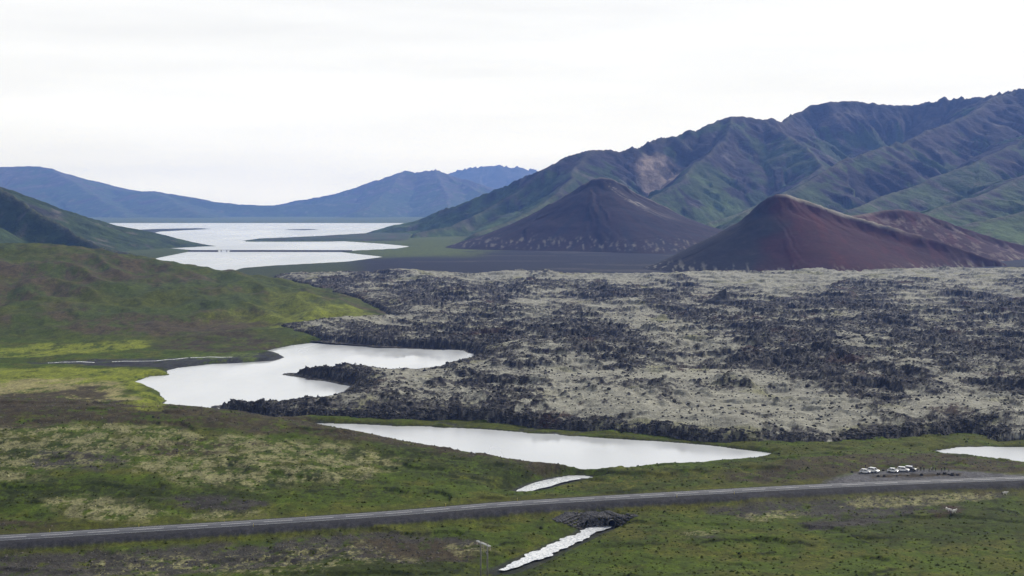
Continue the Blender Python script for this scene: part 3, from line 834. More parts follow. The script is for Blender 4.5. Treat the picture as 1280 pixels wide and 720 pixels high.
mountain('mountain', farther(1.45, [
    ([(370, 257, 9600), (405, 250, 9500), (430, 241, 9500), (446, 235, 9500), (462, 232, 9480), (480, 222, 9450), (497, 216, 9450), (506, 213, 9450), (516, 215, 9450), (536, 214.5, 9450), (543, 212, 9440), (552, 217, 9420), (575, 228, 9200), (610, 245, 8800), (640, 262, 8300)], 0.42, 1200),
    ([(506, 213, 9450), (480, 244, 8800), (450, 265, 8100)], 0.34, 900),
    ([(543, 212, 9440), (560, 246, 8700), (560, 268, 8000)], 0.34, 900),
]), -3335, 942, 7900, 15370, 400, 230, col_mount(0.45, 380, base=(0.05, 0.042, 0.042)), 45.0, 190.0,
    'distant blue double peaked mountain behind the fjord', rough_amp=20.0, nscale=330.0, seed=290, crag=24.0)

mountain('mountain', farther(1.45, [
    ([(480, 250, 13200), (520, 232, 13000), (552, 219, 12800), (575, 213, 12700), (598, 208.5, 12600), (622, 206.5, 12600), (634, 208, 12600), (642, 215, 12600), (646, 206.5, 12600), (652, 210, 12600), (657, 221, 12600), (663, 211, 12600), (670, 214, 12600), (690, 226, 12600), (730, 240, 12600), (800, 255, 12600)], 0.55, 1200),
]), -2755, 2465, 15515, 21170, 330, 200, col_mount(0.4, 390, base=(0.05, 0.045, 0.045)), 50.0, 230.0,
    'farthest pale mountain crest with jagged teeth', rough_amp=10.0, nscale=300.0, seed=310, crag=34.0)

# ------------------------------------------------------------------ the two cinder cones
def col_grey(X, Y, h, t, d, bi):
    C = np.zeros(X.shape + (3,)) + np.array([0.020, 0.012, 0.018])  # cinder tone pushed to purple to carry some blue haze
    cx, cy_, _ = at_y(752, 222, 3420)
    ang = np.arctan2(Y - cy_, X - cx)
    st = fbm(ang * 16, np.log(np.maximum(np.hypot(X - cx, Y - cy_), 20)) * 1.2, 401, 4)
    C = mixc(C, (0.013, 0.011, 0.020), sstep(-0.1, 0.3, st))
    C = mixc(C, (0.028, 0.014, 0.016), sstep(0.1, 0.4, -st) * sstep(30, 100, h) * 0.7)
    C = mixc(C, (0.19, 0.18, 0.15), sstep(0.06, 0.34, fbm(X / 9, Y / 50, 405, 4, 0.65)) * sstep(40, 16, h + 22 * fbm(X / 60, Y / 60, 407, 3)) * sstep(2, 12, h) * 0.6)
    C = mixc(C, (0.22, 0.205, 0.18), sstep(0.0, 0.3, fbm(ang * 30, d / 90, 409, 3)) * sstep(0.30, 0.06, np.abs(ang + 0.78)) * sstep(60, 110, h) * 0.9)
    C = mixc(C, (0.20, 0.185, 0.16), sstep(9, 2, d) * 0.5)
    return C

mountain('volcanic_cone', [
    ([(728, 229, 3410), (740, 223, 3415), (752, 221.5, 3420), (764, 223, 3425), (778, 230, 3430), (795, 240, 3440)], 0.66, 520),
    ([(795, 240, 3440), (840, 262, 3460), (880, 282, 3480), (905, 296, 3500)], 0.5, 300),
    ([(740, 223, 3415), (690, 253, 3400), (640, 282, 3390), (590, 304, 3380)], 0.5, 300),
], -560, 900, 2720, 3900, 420, 360, col_grey, 5.0, 26.0, 'dark grey brown volcanic cone with pale streaks at its foot', mat=M_CONE, rough_amp=5.0, nscale=70.0, seed=420, floor=-4, blur=9)

def col_red(X, Y, h, t, d, bi):
    C = np.zeros(X.shape + (3,)) + np.array([0.034, 0.0075, 0.011])
    n = fbm(X / 60, Y / 60, 431, 4)
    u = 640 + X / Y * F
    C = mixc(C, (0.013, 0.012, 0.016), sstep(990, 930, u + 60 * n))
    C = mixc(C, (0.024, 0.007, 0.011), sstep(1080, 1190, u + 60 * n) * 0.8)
    C = mixc(C, (0.052, 0.009, 0.012), sstep(0.0, 0.35, fbm(X / 26, Y / 120, 433, 4)) * sstep(960, 1010, u) * 0.5)
    pale = sstep(0.04, 0.25, fbm(X / 22, Y / 40, 435, 4, 0.65))
    front = (bi < 1.5)
    C = mixc(C, (0.23, 0.215, 0.18), sstep(9, 3, d + 6 * n) * sstep(30, 80, h) * np.where(front, 1, 0.35) * sstep(960, 990, u) * sstep(1190, 1080, u) * 0.9)
    C = mixc(C, (0.19, 0.16, 0.14), pale * sstep(1.5, 2.5, bi) * sstep(0, 30, d) * 0.8)
    C = mixc(C, (0.20, 0.19, 0.16), sstep(0.08, 0.32, fbm(X / 7, Y / 40, 437, 3)) * sstep(20, 7, h + 8 * n) * 0.75)
    C = mixc(C, (0.045, 0.03, 0.03), sstep(0.2, 0.45, fbm(X / 34, Y / 12, 439, 4)) * 0.35)
    return C

mountain('volcanic_cone', [
    ([(958, 246, 2265), (968, 242, 2262), (982, 242.5, 2262), (1000, 247, 2264), (1030, 258, 2268), (1062, 268.5, 2272), (1100, 279, 2266), (1150, 294, 2256), (1200, 310, 2246), (1250, 327, 2240)], 0.74, 320),
    ([(968, 242, 2262), (925, 272, 2258), (880, 303, 2252), (835, 332, 2246)], 0.66, 210),
    ([(1062, 270, 2420), (1088, 266, 2520), (1105, 262.5, 2540), (1125, 261, 2545), (1150, 265, 2550), (1180, 276, 2550), (1210, 287, 2545), (1250, 299, 2540), (1300, 312, 2540), (1360, 328, 2540)], 0.55, 300),
], 190, 980, 1960, 2860, 340, 290, col_red, 4.0, 22.0, 'dark red volcanic cone with pale crest above the lava field', mat=M_CONE, rough_amp=3.5, nscale=60.0, seed=450, floor=-4, blur=11)

# ------------------------------------------------------------------ low land in the fjord
M_SPIT = terrain_mat('shore_land', (0.01, 0.05), 0.35, 0.3, 2.0)
def islet(name, pts, hgt, c, label):
    P = np.array([at_z(u, p, 0.0) for u, p in pts])
    x0, y0 = P.min(0) - 60; x1, y1 = P.max(0) + 60
    X, Y = np.meshgrid(np.linspace(x0, x1, 160), np.linspace(y0, y1, 60))
    s = poly_sd(P, X, Y, 300) + 8 * fbm(X / 60, Y / 60, 501, 3)
    Z = -1.0 + (hgt + 1.0) * sstep(-12, 40, s) + 0.8 * fbm(X / 40, Y / 60, 503, 3) * sstep(0, 40, s)
    C = np.zeros(X.shape + (3,)) + np.array(c)
    C = mixc(C, (0.05, 0.047, 0.04), sstep(0, 0.3, fbm(X / 50, Y / 90, 505, 3)))
    o = mesh_obj(name, grid_mesh(name, X, Y, Z, C, keep=s > -16), M_SPIT)
    return tag(o, label, kind='structure')

islet('island', [(128, 293), (140, 290), (182, 287.6), (268, 286), (200, 289.5), (184, 293)], 5, (0.028, 0.034, 0.02), 'low dark island near the left shore of the fjord')
islet('island', [(352, 287.3), (380, 286.6), (404, 287), (380, 287.9)], 2, (0.03, 0.036, 0.022), 'faint sliver of an islet far out in the fjord')
islet('headland', [(150, 309), (165, 303), (190, 302.4), (217, 304.6), (196, 307), (185, 309.5)], 3, (0.028, 0.034, 0.02), 'flat dark tongue of land by the left shore')
islet('headland', [(302, 300.8), (380, 297.4), (420, 295), (470, 292), (520, 290), (520, 303), (430, 301.2), (340, 302)], 6, (0.034, 0.05, 0.026), 'long tapering green spit reaching into the fjord')

# causeway with a small bridge across the inner fjord
def bar(bm, a, b, w, h, zc=None):
    a, b = Vector(a), Vector(b)
    d = (b - a); L = d.length; d.normalize()
    q = d.to_track_quat('X', 'Z').to_matrix().to_4x4()
    return bmesh.ops.create_cube(bm, size=1.0, matrix=Matrix.Translation((a + b) / 2) @ q @ Matrix.Diagonal((L, w, h, 1)))

def causeway(u0, u1, label):
    a, b = at_z(u0, 314.6), at_z(u1, 314.6)
    bm = bmesh.new()
    n = 14; prev = None
    for i in range(n + 1):
        t = i / n
        x = a[0] + (b[0] - a[0]) * t; y = a[1] + (b[1] - a[1]) * t + 2.0 * math.sin(t * 5)
        ring = [bm.verts.new((x, y + o, z)) for o, z in ((-14, -1.0), (-5, 3.4), (5, 3.4), (14, -1.0))]
        if prev:
            for k in range(3):
                bm.faces.new((prev[k], ring[k], ring[k + 1], prev[k + 1]))
        else:
            bm.faces.new(ring)
        prev = ring
    bm.faces.new(prev[::-1])
    o = bm_obj('causeway', bm, plain_mat('causeway_fill', (0.035, 0.036, 0.04), 0.95, 0.3, 0.05, spec=0.1))
    return tag(o, label, kind='structure')

causeway(236, 272, 'dark causeway embankment left of the bridge')
causeway(288, 440, 'long dark causeway embankment right of the bridge')
M_CONC = plain_mat('pale_concrete', (0.42, 0.42, 0.41), 0.8, 0.15, 0.3)
ba, bb = at_z(270, 314.6), at_z(290, 314.6)
br = empty('bridge', (ba[0], ba[1], 0))
tag(br, 'small pale bridge in the causeway across the fjord', 'bridge')
bl = bb[0] - ba[0]
bm = bmesh.new(); bar(bm, (0, 0, 3.3), (bl, 0, 3.3), 9.0, 0.8); bm_obj('deck', bm, M_CONC, br)
for s in (-4.2, 4.2):
    bm = bmesh.new(); bar(bm, (0, s, 4.3), (bl, s, 4.3), 0.15, 0.2)
    for k in range(9):
        bar(bm, (bl * k / 8 + 0.01, s, 3.7), (bl * k / 8 + 0.012, s, 4.3), 0.12, 0.12)
    bm_obj('railing', bm, M_CONC, br)
for k in (0.33, 0.67):
    bm = bmesh.new(); bmesh.ops.create_cube(bm, size=1.0, matrix=Matrix.Translation((bl * k, 0, 0.9)) @ Matrix.Diagonal((1.0, 7.0, 4.0, 1)))
    bm_obj('pier', bm, M_CONC, br)

# ------------------------------------------------------------------ road
def strip(L, offs, z_off):
    L = np.asarray(L); T = np.gradient(L[:, :2], axis=0); T /= np.linalg.norm(T, axis=1)[:, None]
    N = np.stack([-T[:, 1], T[:, 0]], 1)
    V = []; Q = []; k = len(offs)
    for i in range(len(L)):
        for o, dz in offs:
            V.append((L[i, 0] + N[i, 0] * o, L[i, 1] + N[i, 1] * o, L[i, 2] + dz + z_off))
    for i in range(len(L) - 1):
        for j in range(k - 1):
            a = i * k + j
            Q.append((a, a + k, a + k + 1, a + 1))
    return np.array(V), np.array(Q)

V, Q = strip(ROAD, [(-3.3, -0.06), (-3.28, 0.0), (0, 0.06), (3.28, 0.0), (3.3, -0.06)], 0.0)
me = raw_mesh('road', V, Q)
road = tag(mesh_obj('road', me, M_ASPHALT), 'two lane asphalt road sweeping across the valley', kind='structure')
if me.polygons[10].normal.z < 0: me.flip_normals()
V, Q = strip(ROAD, [(-10.2, -2.4), (-7.2, -1.1), (-4.7, -0.14), (-3.5, -0.10), (3.5, -0.10), (4.7, -0.14), (6.5, -0.7)], 0.0)
for i in range(len(ROAD)):
    j = 0.9 * math.sin(i * 1.7) + 0.7 * math.sin(i * 0.61 + 1) + random.uniform(-0.5, 0.5)
    V[i * 7, :2] += (V[i * 7 + 1, :2] - V[i * 7, :2]) * 0.22 * (j + 0.6)
    V[i * 7 + 6, :2] += (V[i * 7 + 5, :2] - V[i * 7 + 6, :2]) * 0.3 * (j + 0.6)
me = raw_mesh('shoulder', V, Q)
if me.polygons[10].normal.z < 0: me.flip_normals()
mesh_obj('shoulder', me, M_SHOULDER, road)
arc = np.concatenate([[0], np.cumsum(np.hypot(*np.diff(ROAD[:, :2], axis=0).T))])
def road_at(s):
    return np.array([np.interp(s, arc, ROAD[:, k]) for k in range(3)])
def seg_strip(s0, s1, o0, o1, z):
    ss = np.arange(s0, s1 + 0.01, 3.0)
    L = np.array([road_at(s) for s in ss])
    return strip(L, [(o0, 0), (o1, 0)], z)
for o in (-3.1, 2.95):
    V, Q = seg_strip(2, arc[-1] - 2, o, o + 0.12, 0.012)
    me = raw_mesh('edge_line', V, Q)
    if me.polygons[0].normal.z < 0: me.flip_normals()
    mesh_obj('edge_line', me, M_PAINT, road)
s = 40.0
while s < arc[-1] - 40:
    V, Q = seg_strip(s, s + 9.0, -0.1, 0.1, 0.064)
    me = raw_mesh('centre_dash', V, Q)
    if me.polygons[0].normal.z < 0: me.flip_normals()
    mesh_obj('centre_dash', me, M_PAINT, road)
    s += 13.0

# ------------------------------------------------------------------ rocks
def rock_arrays(seed, squash=0.8):
    rr = random.Random(seed)
    bm = bmesh.new(); bmesh.ops.create_icosphere(bm, subdivisions=1, radius=1.0)
    for v in bm.verts:
        v.co *= rr.uniform(0.62, 1.15)
        v.co.z *= squash
    bm.verts.ensure_lookup_table()
    V = np.array([v.co[:] for v in bm.verts]); T = np.array([[v.index for v in f.verts] for f in bm.faces])
    bm.free()
    return V, T
ROCKS = [rock_arrays(900 + k) for k in range(10)]

def scatter(name, places, mat, label):
    """many loose stones as one mass: places are (x, y, z, size)"""
    Vs, Ts = [], []; off = 0
    for (x, y, z, s) in places:
        V, T = ROCKS[random.randrange(10)]
        a = random.random() * 6.28
        c, sn = math.cos(a), math.sin(a)
        v = V * s * np.array([random.uniform(0.8, 1.3), random.uniform(0.8, 1.2), random.uniform(0.6, 1.2)])
        v = np.stack([v[:, 0] * c - v[:, 1] * sn + x, v[:, 0] * sn + v[:, 1] * c + y, v[:, 2] + z], 1)
        Vs.append(v); Ts.append(T + off); off += len(v)
    o = mesh_obj(name, raw_mesh(name, np.concatenate(Vs), np.concatenate(Ts), smooth=False), mat)
    return tag(o, label, kind='stuff')

# loose lava blocks on the field, thicker where it is rough and along its front
n = 26000
uu = RNG.uniform(270, 1310, n); yy = np.exp(RNG.uniform(math.log(590), math.log(1350), n))
px, pyy = (uu - 640) / F * yy, yy
z_, c_, s_ = lava_field(px, pyy)
dark = c_.mean(1) < 0.09
keep = (s_ > 0.5) & ((dark & (RNG.uniform(0, 1, n) < 0.9)) | (RNG.uniform(0, 1, n) < 0.35))
pl = [(px[i], pyy[i], z_[i] + 0.1, float(np.clip(RNG.lognormal(-0.75, 0.5), 0.2, 1.6)) * (1 + 0.3 * (yy[i] > 900))) for i in np.nonzero(keep)[0]]
n = 60000
uu = RNG.uniform(265, 1310, n); yy = np.exp(RNG.uniform(math.log(590), math.log(860), n))
px, pyy = (uu - 640) / F * yy, yy
s_ = poly_sd(LAVA, px, pyy, 90)
sel = np.nonzero((s_ > 0) & (s_ < 16))[0][:8000]
px, pyy = px[sel], pyy[sel]
z_, c_, s_ = lava_field(px, pyy)
pl += [(px[i], pyy[i], z_[i] + 0.05, float(np.clip(RNG.lognormal(-0.65, 0.45), 0.2, 1.3))) for i in range(len(px)) if s_[i] > 0.3 and (c_[i].mean() < 0.085 or RNG.uniform() < 0.22)]
scatter('lava_rubble', pl, M_ROCK, 'loose black lava blocks strewn over the mossy lava')

def clump_arrays(seed):
    rr = random.Random(seed)
    V = [(0.1 * rr.uniform(-1, 1), 0.1 * rr.uniform(-1, 1), rr.uniform(0.7, 1.1))]
    for k in range(6):
        a = k * math.pi / 3 + rr.uniform(-0.3, 0.3); r = rr.uniform(0.7, 1.2)
        V.append((r * math.cos(a), r * math.sin(a), rr.uniform(0.0, 0.35)))
    for k in range(6):
        a = k * math.pi / 3; V.append((0.9 * math.cos(a), 0.9 * math.sin(a), -0.5))
    T = [(0, 1 + k, 1 + (k + 1) % 6) for k in range(6)]
    for k in range(6):
        a, b = 1 + k, 1 + (k + 1) % 6
        T += [(a, a + 6, b + 6), (a, b + 6, b)]
    return np.array(V), np.array(T)
CLUMPS = [clump_arrays(700 + k) for k in range(10)]

def ground_clumps(name, places, mat, label):
    global ROCKS
    keep_r, ROCKS = ROCKS, CLUMPS
    o = scatter(name, places, mat, label)
    ROCKS = keep_r
    return o

nt = 30000
uu = RNG.uniform(-20, 1300, nt); yy = np.exp(RNG.uniform(math.log(345), math.log(640), nt))
tx, ty = (uu - 640) / F * yy, yy
tz = ground_z(tx, ty); tcol = cover_colour(tx, ty, tz)
droad, _, _ = line_near(ROAD, tx, ty, 40)
free = (droad > 11) & (tz > 0.6) & (poly_sd(LAYBY, tx, ty, 60) < -2)
for L_ in (STREAM, OUTLET):
    free &= line_near(L_, tx, ty, 40)[0] > 6
lum = tcol.mean(1); grn_ = tcol[:, 1] / (tcol[:, 0] + 1e-6)
kinds = (('moss_cushions', free & (lum > 0.085), plain_mat('pale_moss', (0.20, 0.195, 0.10), 0.95, 0.35, 0.3, spec=0.05), 'pale moss cushions dotted over the hillside', 0.30),
         ('grass_tussocks', free & (lum <= 0.085) & (grn_ > 1.0), plain_mat('tussock_grass', (0.042, 0.050, 0.006), 0.95, 0.6, 0.2, spec=0.05), 'green grass tussocks across the near slopes', 0.27),
         ('stones', free & (lum <= 0.085) & (grn_ <= 1.0), plain_mat('grey_stone', (0.085, 0.078, 0.068), 0.95, 0.5, 0.3, spec=0.1), 'small grey stones and turf clods on the bare gravel', 0.24))
for nm_, sel, mt_, lb_, sz_ in kinds:
    ids = np.nonzero(sel)[0][:5500]
    ground_clumps(nm_, [(tx[i], ty[i], tz[i], sz_ * float(np.clip(RNG.lognormal(0, 0.45), 0.4, 2.4))) for i in ids], mt_, lb_)

def rock_thing(name, loc, size, label, cat, group=None, seed=1, mat=M_ROCK, pointed=False):
    rr = random.Random(seed)
    bm = bmesh.new(); bmesh.ops.create_icosphere(bm, subdivisions=3, radius=1.0)
    ph = [rr.uniform(0, 6) for _ in range(6)]
    for v in bm.verts:
        k = 1 + 0.18 * math.sin(v.co.x * 4 + ph[0]) * math.cos(v.co.y * 5 + ph[1]) + 0.12 * math.sin(v.co.z * 7 + ph[2]) + rr.uniform(-0.07, 0.07)
        v.co *= k
        if pointed:
            t = max(v.co.z, 0)
            v.co.x = v.co.x * (1 - 0.62 * t) + 0.30 * t; v.co.y *= (1 - 0.6 * t); v.co.z *= 1.25
        v.co = Vector((v.co.x * size[0], v.co.y * size[1], v.co.z * size[2]))
    o = bm_obj(name, bm, mat)
    o.location = loc
    o.rotation_euler = (0, 0, 0 if pointed else rr.uniform(0, 6))
    return tag(o, label, cat, group)

x, y = at_z(279, 513.5, 0.6)
rock_thing('lava_pinnacle', (x, y, 0.4), (2.3, 2.4, 3.6), 'dark pointed lava pinnacle at the lakeside tip of the lava', 'rock', seed=3, pointed=True)
x, y = at_z(397, 497, 5.0)
zl = float(lava_field(np.array([x]), np.array([y]))[0][0])
rock_thing('lava_spire', (x, y, zl + 0.8), (0.7, 0.7, 1.9), 'thin upright lava spire on the crest above the western lake', 'rock', seed=5, pointed=True)
x, y = at_z(898, 380, 5.0)
zl = float(lava_field(np.array([x]), np.array([y]))[0][0])
rock_thing('lava_mound', (x, y, zl - 2), (17, 14, 10), 'black conical lava mound rising from the pale moss', 'rock', seed=8, pointed=True)

# stones round the lay-by
n_s = 0
for u, py, sz in [(1065, 590.5, 0.55), (1098, 596, 0.6), (1105.5, 595.7, 0.6), (1121, 595.5, 0.4), (1135, 595, 0.45), (1152, 594.2, 0.7), (1173, 593.2, 0.65), (1181, 592.8, 0.75), (1186, 593.6, 0.5), (1190.5, 594.2, 0.8), (1197, 594.2, 0.6), (1104, 588.5, 0.5)]:
    x, y = hit(u, py, fn=ground_z, y0=400, y1=800)
    ORD = ['', 'leftmost', 'second', 'third', 'fourth', 'fifth', 'sixth', 'seventh', 'eighth', 'ninth', 'rightmost', '']
    lab = '%s dark boulder%s in the row between lay-by and road' % (ORD[n_s], '' if n_s in (1, 10) else ' from the left')
    if n_s == 0: lab = 'lone dark boulder left of the parked white cars'
    if n_s == 11: lab = 'dark boulder in the gap between the two groups of cars'
    rock_thing('boulder', (x, y, gz(x, y) + sz * 0.25), (sz, sz, sz * 0.8), lab, 'boulder', 'boulders round the lay-by', seed=40 + n_s)
    n_s += 1

# ------------------------------------------------------------------ culvert under the road
k = int(np.argmin(np.abs(640 + ROAD[:, 0] / ROAD[:, 1] * F - 766)))
road_dir = ROAD[k + 1, :2] - ROAD[k - 1, :2]
road_dir /= np.linalg.norm(road_dir); road_n = np.array([-road_dir[1], road_dir[0]])
cxy = np.array(at_z(763, 657.5, 0.9)); cz = 0.75
cul = empty('culvert', (cxy[0], cxy[1], cz))
cul.rotation_euler = (0, 0, math.atan2(road_dir[1], road_dir[0]))
tag(cul, 'round culvert pipe mouth in a bank of dark rubble below the road', 'culvert')
def tube(bm, r0, r1, y0, y1, seg=24):
    A = [[bm.verts.new((r * math.cos(2 * math.pi * i / seg), y, r * math.sin(2 * math.pi * i / seg))) for i in range(seg)] for r, y in ((r0, y0), (r1, y0), (r1, y1), (r0, y1))]
    for k in range(4):
        a, b = A[k], A[(k + 1) % 4]
        for i in range(seg):
            bm.faces.new((a[i], a[(i + 1) % seg], b[(i + 1) % seg], b[i]))
M_PIPE = plain_mat('corrugated_steel', (0.16, 0.16, 0.165), 0.5, 0.3, 4.0, metallic=0.7)
M_DARK = plain_mat('pipe_shade', (0.012, 0.012, 0.013), 0.9)  # near-black sleeve and end disc put in as the shade inside the pipe
bm = bmesh.new(); tube(bm, 1.22, 1.36, -1.2, 6.0); o = bm_obj('pipe', bm, M_PIPE, cul); o.location = (0, 0, 1.1)
bm = bmesh.new(); tube(bm, 1.15, 1.21, -1.1, 6.0)
bmesh.ops.create_circle(bm, cap_ends=True, radius=1.2, segments=24, matrix=Matrix.Translation((0, 5.5, 0)) @ Matrix.Rotation(R(90), 4, 'X'))
o = bm_obj('inner_shade', bm, M_DARK, cul); o.location = (0, 0, 1.1)
# rubble bank round it
M_RIP = plain_mat('riprap_stone', (0.085, 0.083, 0.085), 0.95, 0.5, 0.5, spec=0.1)
ra = RNG.uniform(-19, 9.5, 2600); rb = RNG.uniform(-0.6, 9.0, 2600)
ok = rb < 9.0 - np.maximum(0, np.abs(ra + 5) - 7) * 0.9
ra, rb = ra[ok], rb[ok]
rx = cxy[0] + road_dir[0] * ra + road_n[0] * rb; ry_ = cxy[1] + road_dir[1] * ra + road_n[1] * rb
rg_ = ground_z(rx, ry_)
wall = cz + np.minimum(3.0, (rb + 0.6) * 1.6) - np.maximum(0, np.abs(ra + 1) - 4) * 0.35
rg_ = np.where((np.abs(ra) < 1.6) & (rb > 0.1), np.maximum(rg_, cz + 2.6), np.maximum(rg_, wall))
ok = ~((np.abs(ra) < 1.5) & (rb <= 0.1))
pl = [(x_, y_, z_ + 0.1, random.uniform(0.22, 0.55)) for x_, y_, z_ in zip(rx[ok], ry_[ok], rg_[ok])]
scatter('riprap', pl, M_RIP, 'bank of dark broken stone round the culvert mouth')

# ------------------------------------------------------------------ roadside marker posts
M_YEL = plain_mat('yellow_stake', (0.55, 0.42, 0.03), 0.6, 0.1, 3)
M_REF = plain_mat('reflector_band', (0.75, 0.75, 0.72), 0.3)
def post_proto():
    r = empty('marker_post', (0, 0, 0))
    bm = bmesh.new()
    prev = None
    for z, w in ((-0.3, 0.065), (0.9, 0.06), (1.02, 0.045), (1.06, 0.02)):
        ring = [bm.verts.new((sx * w, sy * w * 0.6, z + (0.03 * sx if z > 1 else 0))) for sx, sy in ((-1, -1), (1, -1), (1, 1), (-1, 1))]
        if prev:
            for i in range(4): bm.faces.new((prev[i], prev[(i + 1) % 4], ring[(i + 1) % 4], ring[i]))
        else: bm.faces.new(ring[::-1])
        prev = ring
    bm.faces.new(prev)
    bm_obj('stake', bm, M_YEL, r)
    bm = bmesh.new(); bmesh.ops.create_cube(bm, size=1, matrix=Matrix.Translation((0, 0, 0.84)) @ Matrix.Diagonal((0.14, 0.1, 0.12, 1)))
    bm_obj('reflector', bm, M_REF, r)
    return r
def copy_tree(o, parent=None):
    c = o.copy(); col.objects.link(c); c.parent = parent
    for ch in list(o.children):
        copy_tree(ch, c)
    return c
pp = post_proto()
POSTS = [(60, 1, 'leftmost yellow marker post on the far side of the road'), (174, 1, 'yellow marker post below the pale moss patch left of frame'),
         (289, 1, 'yellow marker post at the far verge, third from the left'), (386, 1, 'yellow marker post at the far verge, fourth from the left'),
         (564, 1, 'yellow marker post on the far verge nearest left of the stream'), (652, 1, 'bright yellow marker post beside the bright stream reach'),
         (315, -1, 'yellow marker post on the near verge left of the utility pole'), (835, -1, 'yellow marker post on the near verge right of the culvert'),
         (912, -1, 'yellow marker post on the near verge, rightmost of all')]
for i, (u, side, lab) in enumerate(POSTS):
    o = pp if i == 0 else copy_tree(pp)
    k = int(np.argmin(np.abs(640 + ROAD[:, 0] / ROAD[:, 1] * F - u)))
    t = ROAD[k + 1] - ROAD[k - 1]; t = t[:2] / np.linalg.norm(t[:2])
    p = ROAD[k, :2] + np.array([-t[1], t[0]]) * (4.5 * side)
    o.location = (p[0], p[1], ROAD[k, 2] - 0.15); o.rotation_euler = (0, R(random.uniform(-4, 4)), math.atan2(t[1], t[0]))
    tag(o, lab, 'post', 'yellow marker posts along the road')

# ------------------------------------------------------------------ two-legged utility pole
M_WOOD = plain_mat('weathered_wood', (0.20, 0.19, 0.17), 0.9, 0.3, 2.0, spec=0.1)
M_ARM = plain_mat('galvanised_steel', (0.62, 0.62, 0.63), 0.5, 0.1, 3.0)
M_INS = plain_mat('porcelain', (0.30, 0.24, 0.20), 0.3)
PY_ = 330.0
a3, b3 = at_y(596.5, 675.5, PY_ + 2.2), at_y(612.5, 681.5, PY_ - 3.0)
top = zp(679, PY_)
gz0 = gz((a3[0] + b3[0]) / 2, PY_)
up = empty('utility_pole', ((a3[0] + b3[0]) / 2, (a3[1] + b3[1]) / 2, gz0))
tag(up, 'wooden two legged utility pole with crossarm on the near slope', 'utility pole')
A = Vector(a3); B = Vector(b3); org = Vector(up.location)
A.z = B.z = top
def lerp(t): return A.lerp(B, t) - org
for t in (0.28, 0.80):
    p = lerp(t); bm = bmesh.new(); g = gz(p.x + org.x, p.y + org.y) - org.z
    hh = p.z - g + 0.9
    bmesh.ops.create_cone(bm, cap_ends=True, segments=14, radius1=0.21, radius2=0.16, depth=hh, matrix=Matrix.Translation((p.x, p.y, p.z + 0.25 - hh / 2)))
    bm_obj('leg', bm, M_WOOD, up, smooth=True)
for s in (-0.13, 0.13):
    bm = bmesh.new(); off = Vector((s, s, 0)); bar(bm, lerp(-0.02) + off, lerp(1.02) + off, 0.09, 0.22); bm_obj('crossarm', bm, M_ARM, up)
for t in (0.0, 0.5, 1.0):
    p = lerp(t); bm = bmesh.new()
    for k in range(6):
        bmesh.ops.create_cone(bm, cap_ends=True, segments=12, radius1=0.13, radius2=0.06, depth=0.09, matrix=Matrix.Translation((p.x, p.y, p.z - 0.22 - 0.12 * k)))
    bmesh.ops.create_cone(bm, cap_ends=True, segments=8, radius1=0.03, radius2=0.03, depth=0.85, matrix=Matrix.Translation((p.x, p.y, p.z - 0.5)))
    bm_obj('insulator', bm, M_INS, up, smooth=False)
bm = bmesh.new(); pa, pb = lerp(0.28), lerp(0.80)
bar(bm, pa - Vector((0, 0, 0.3)), pb - Vector((0, 0, 2.4)), 0.08, 0.1); bm_obj('brace', bm, M_WOOD, up)

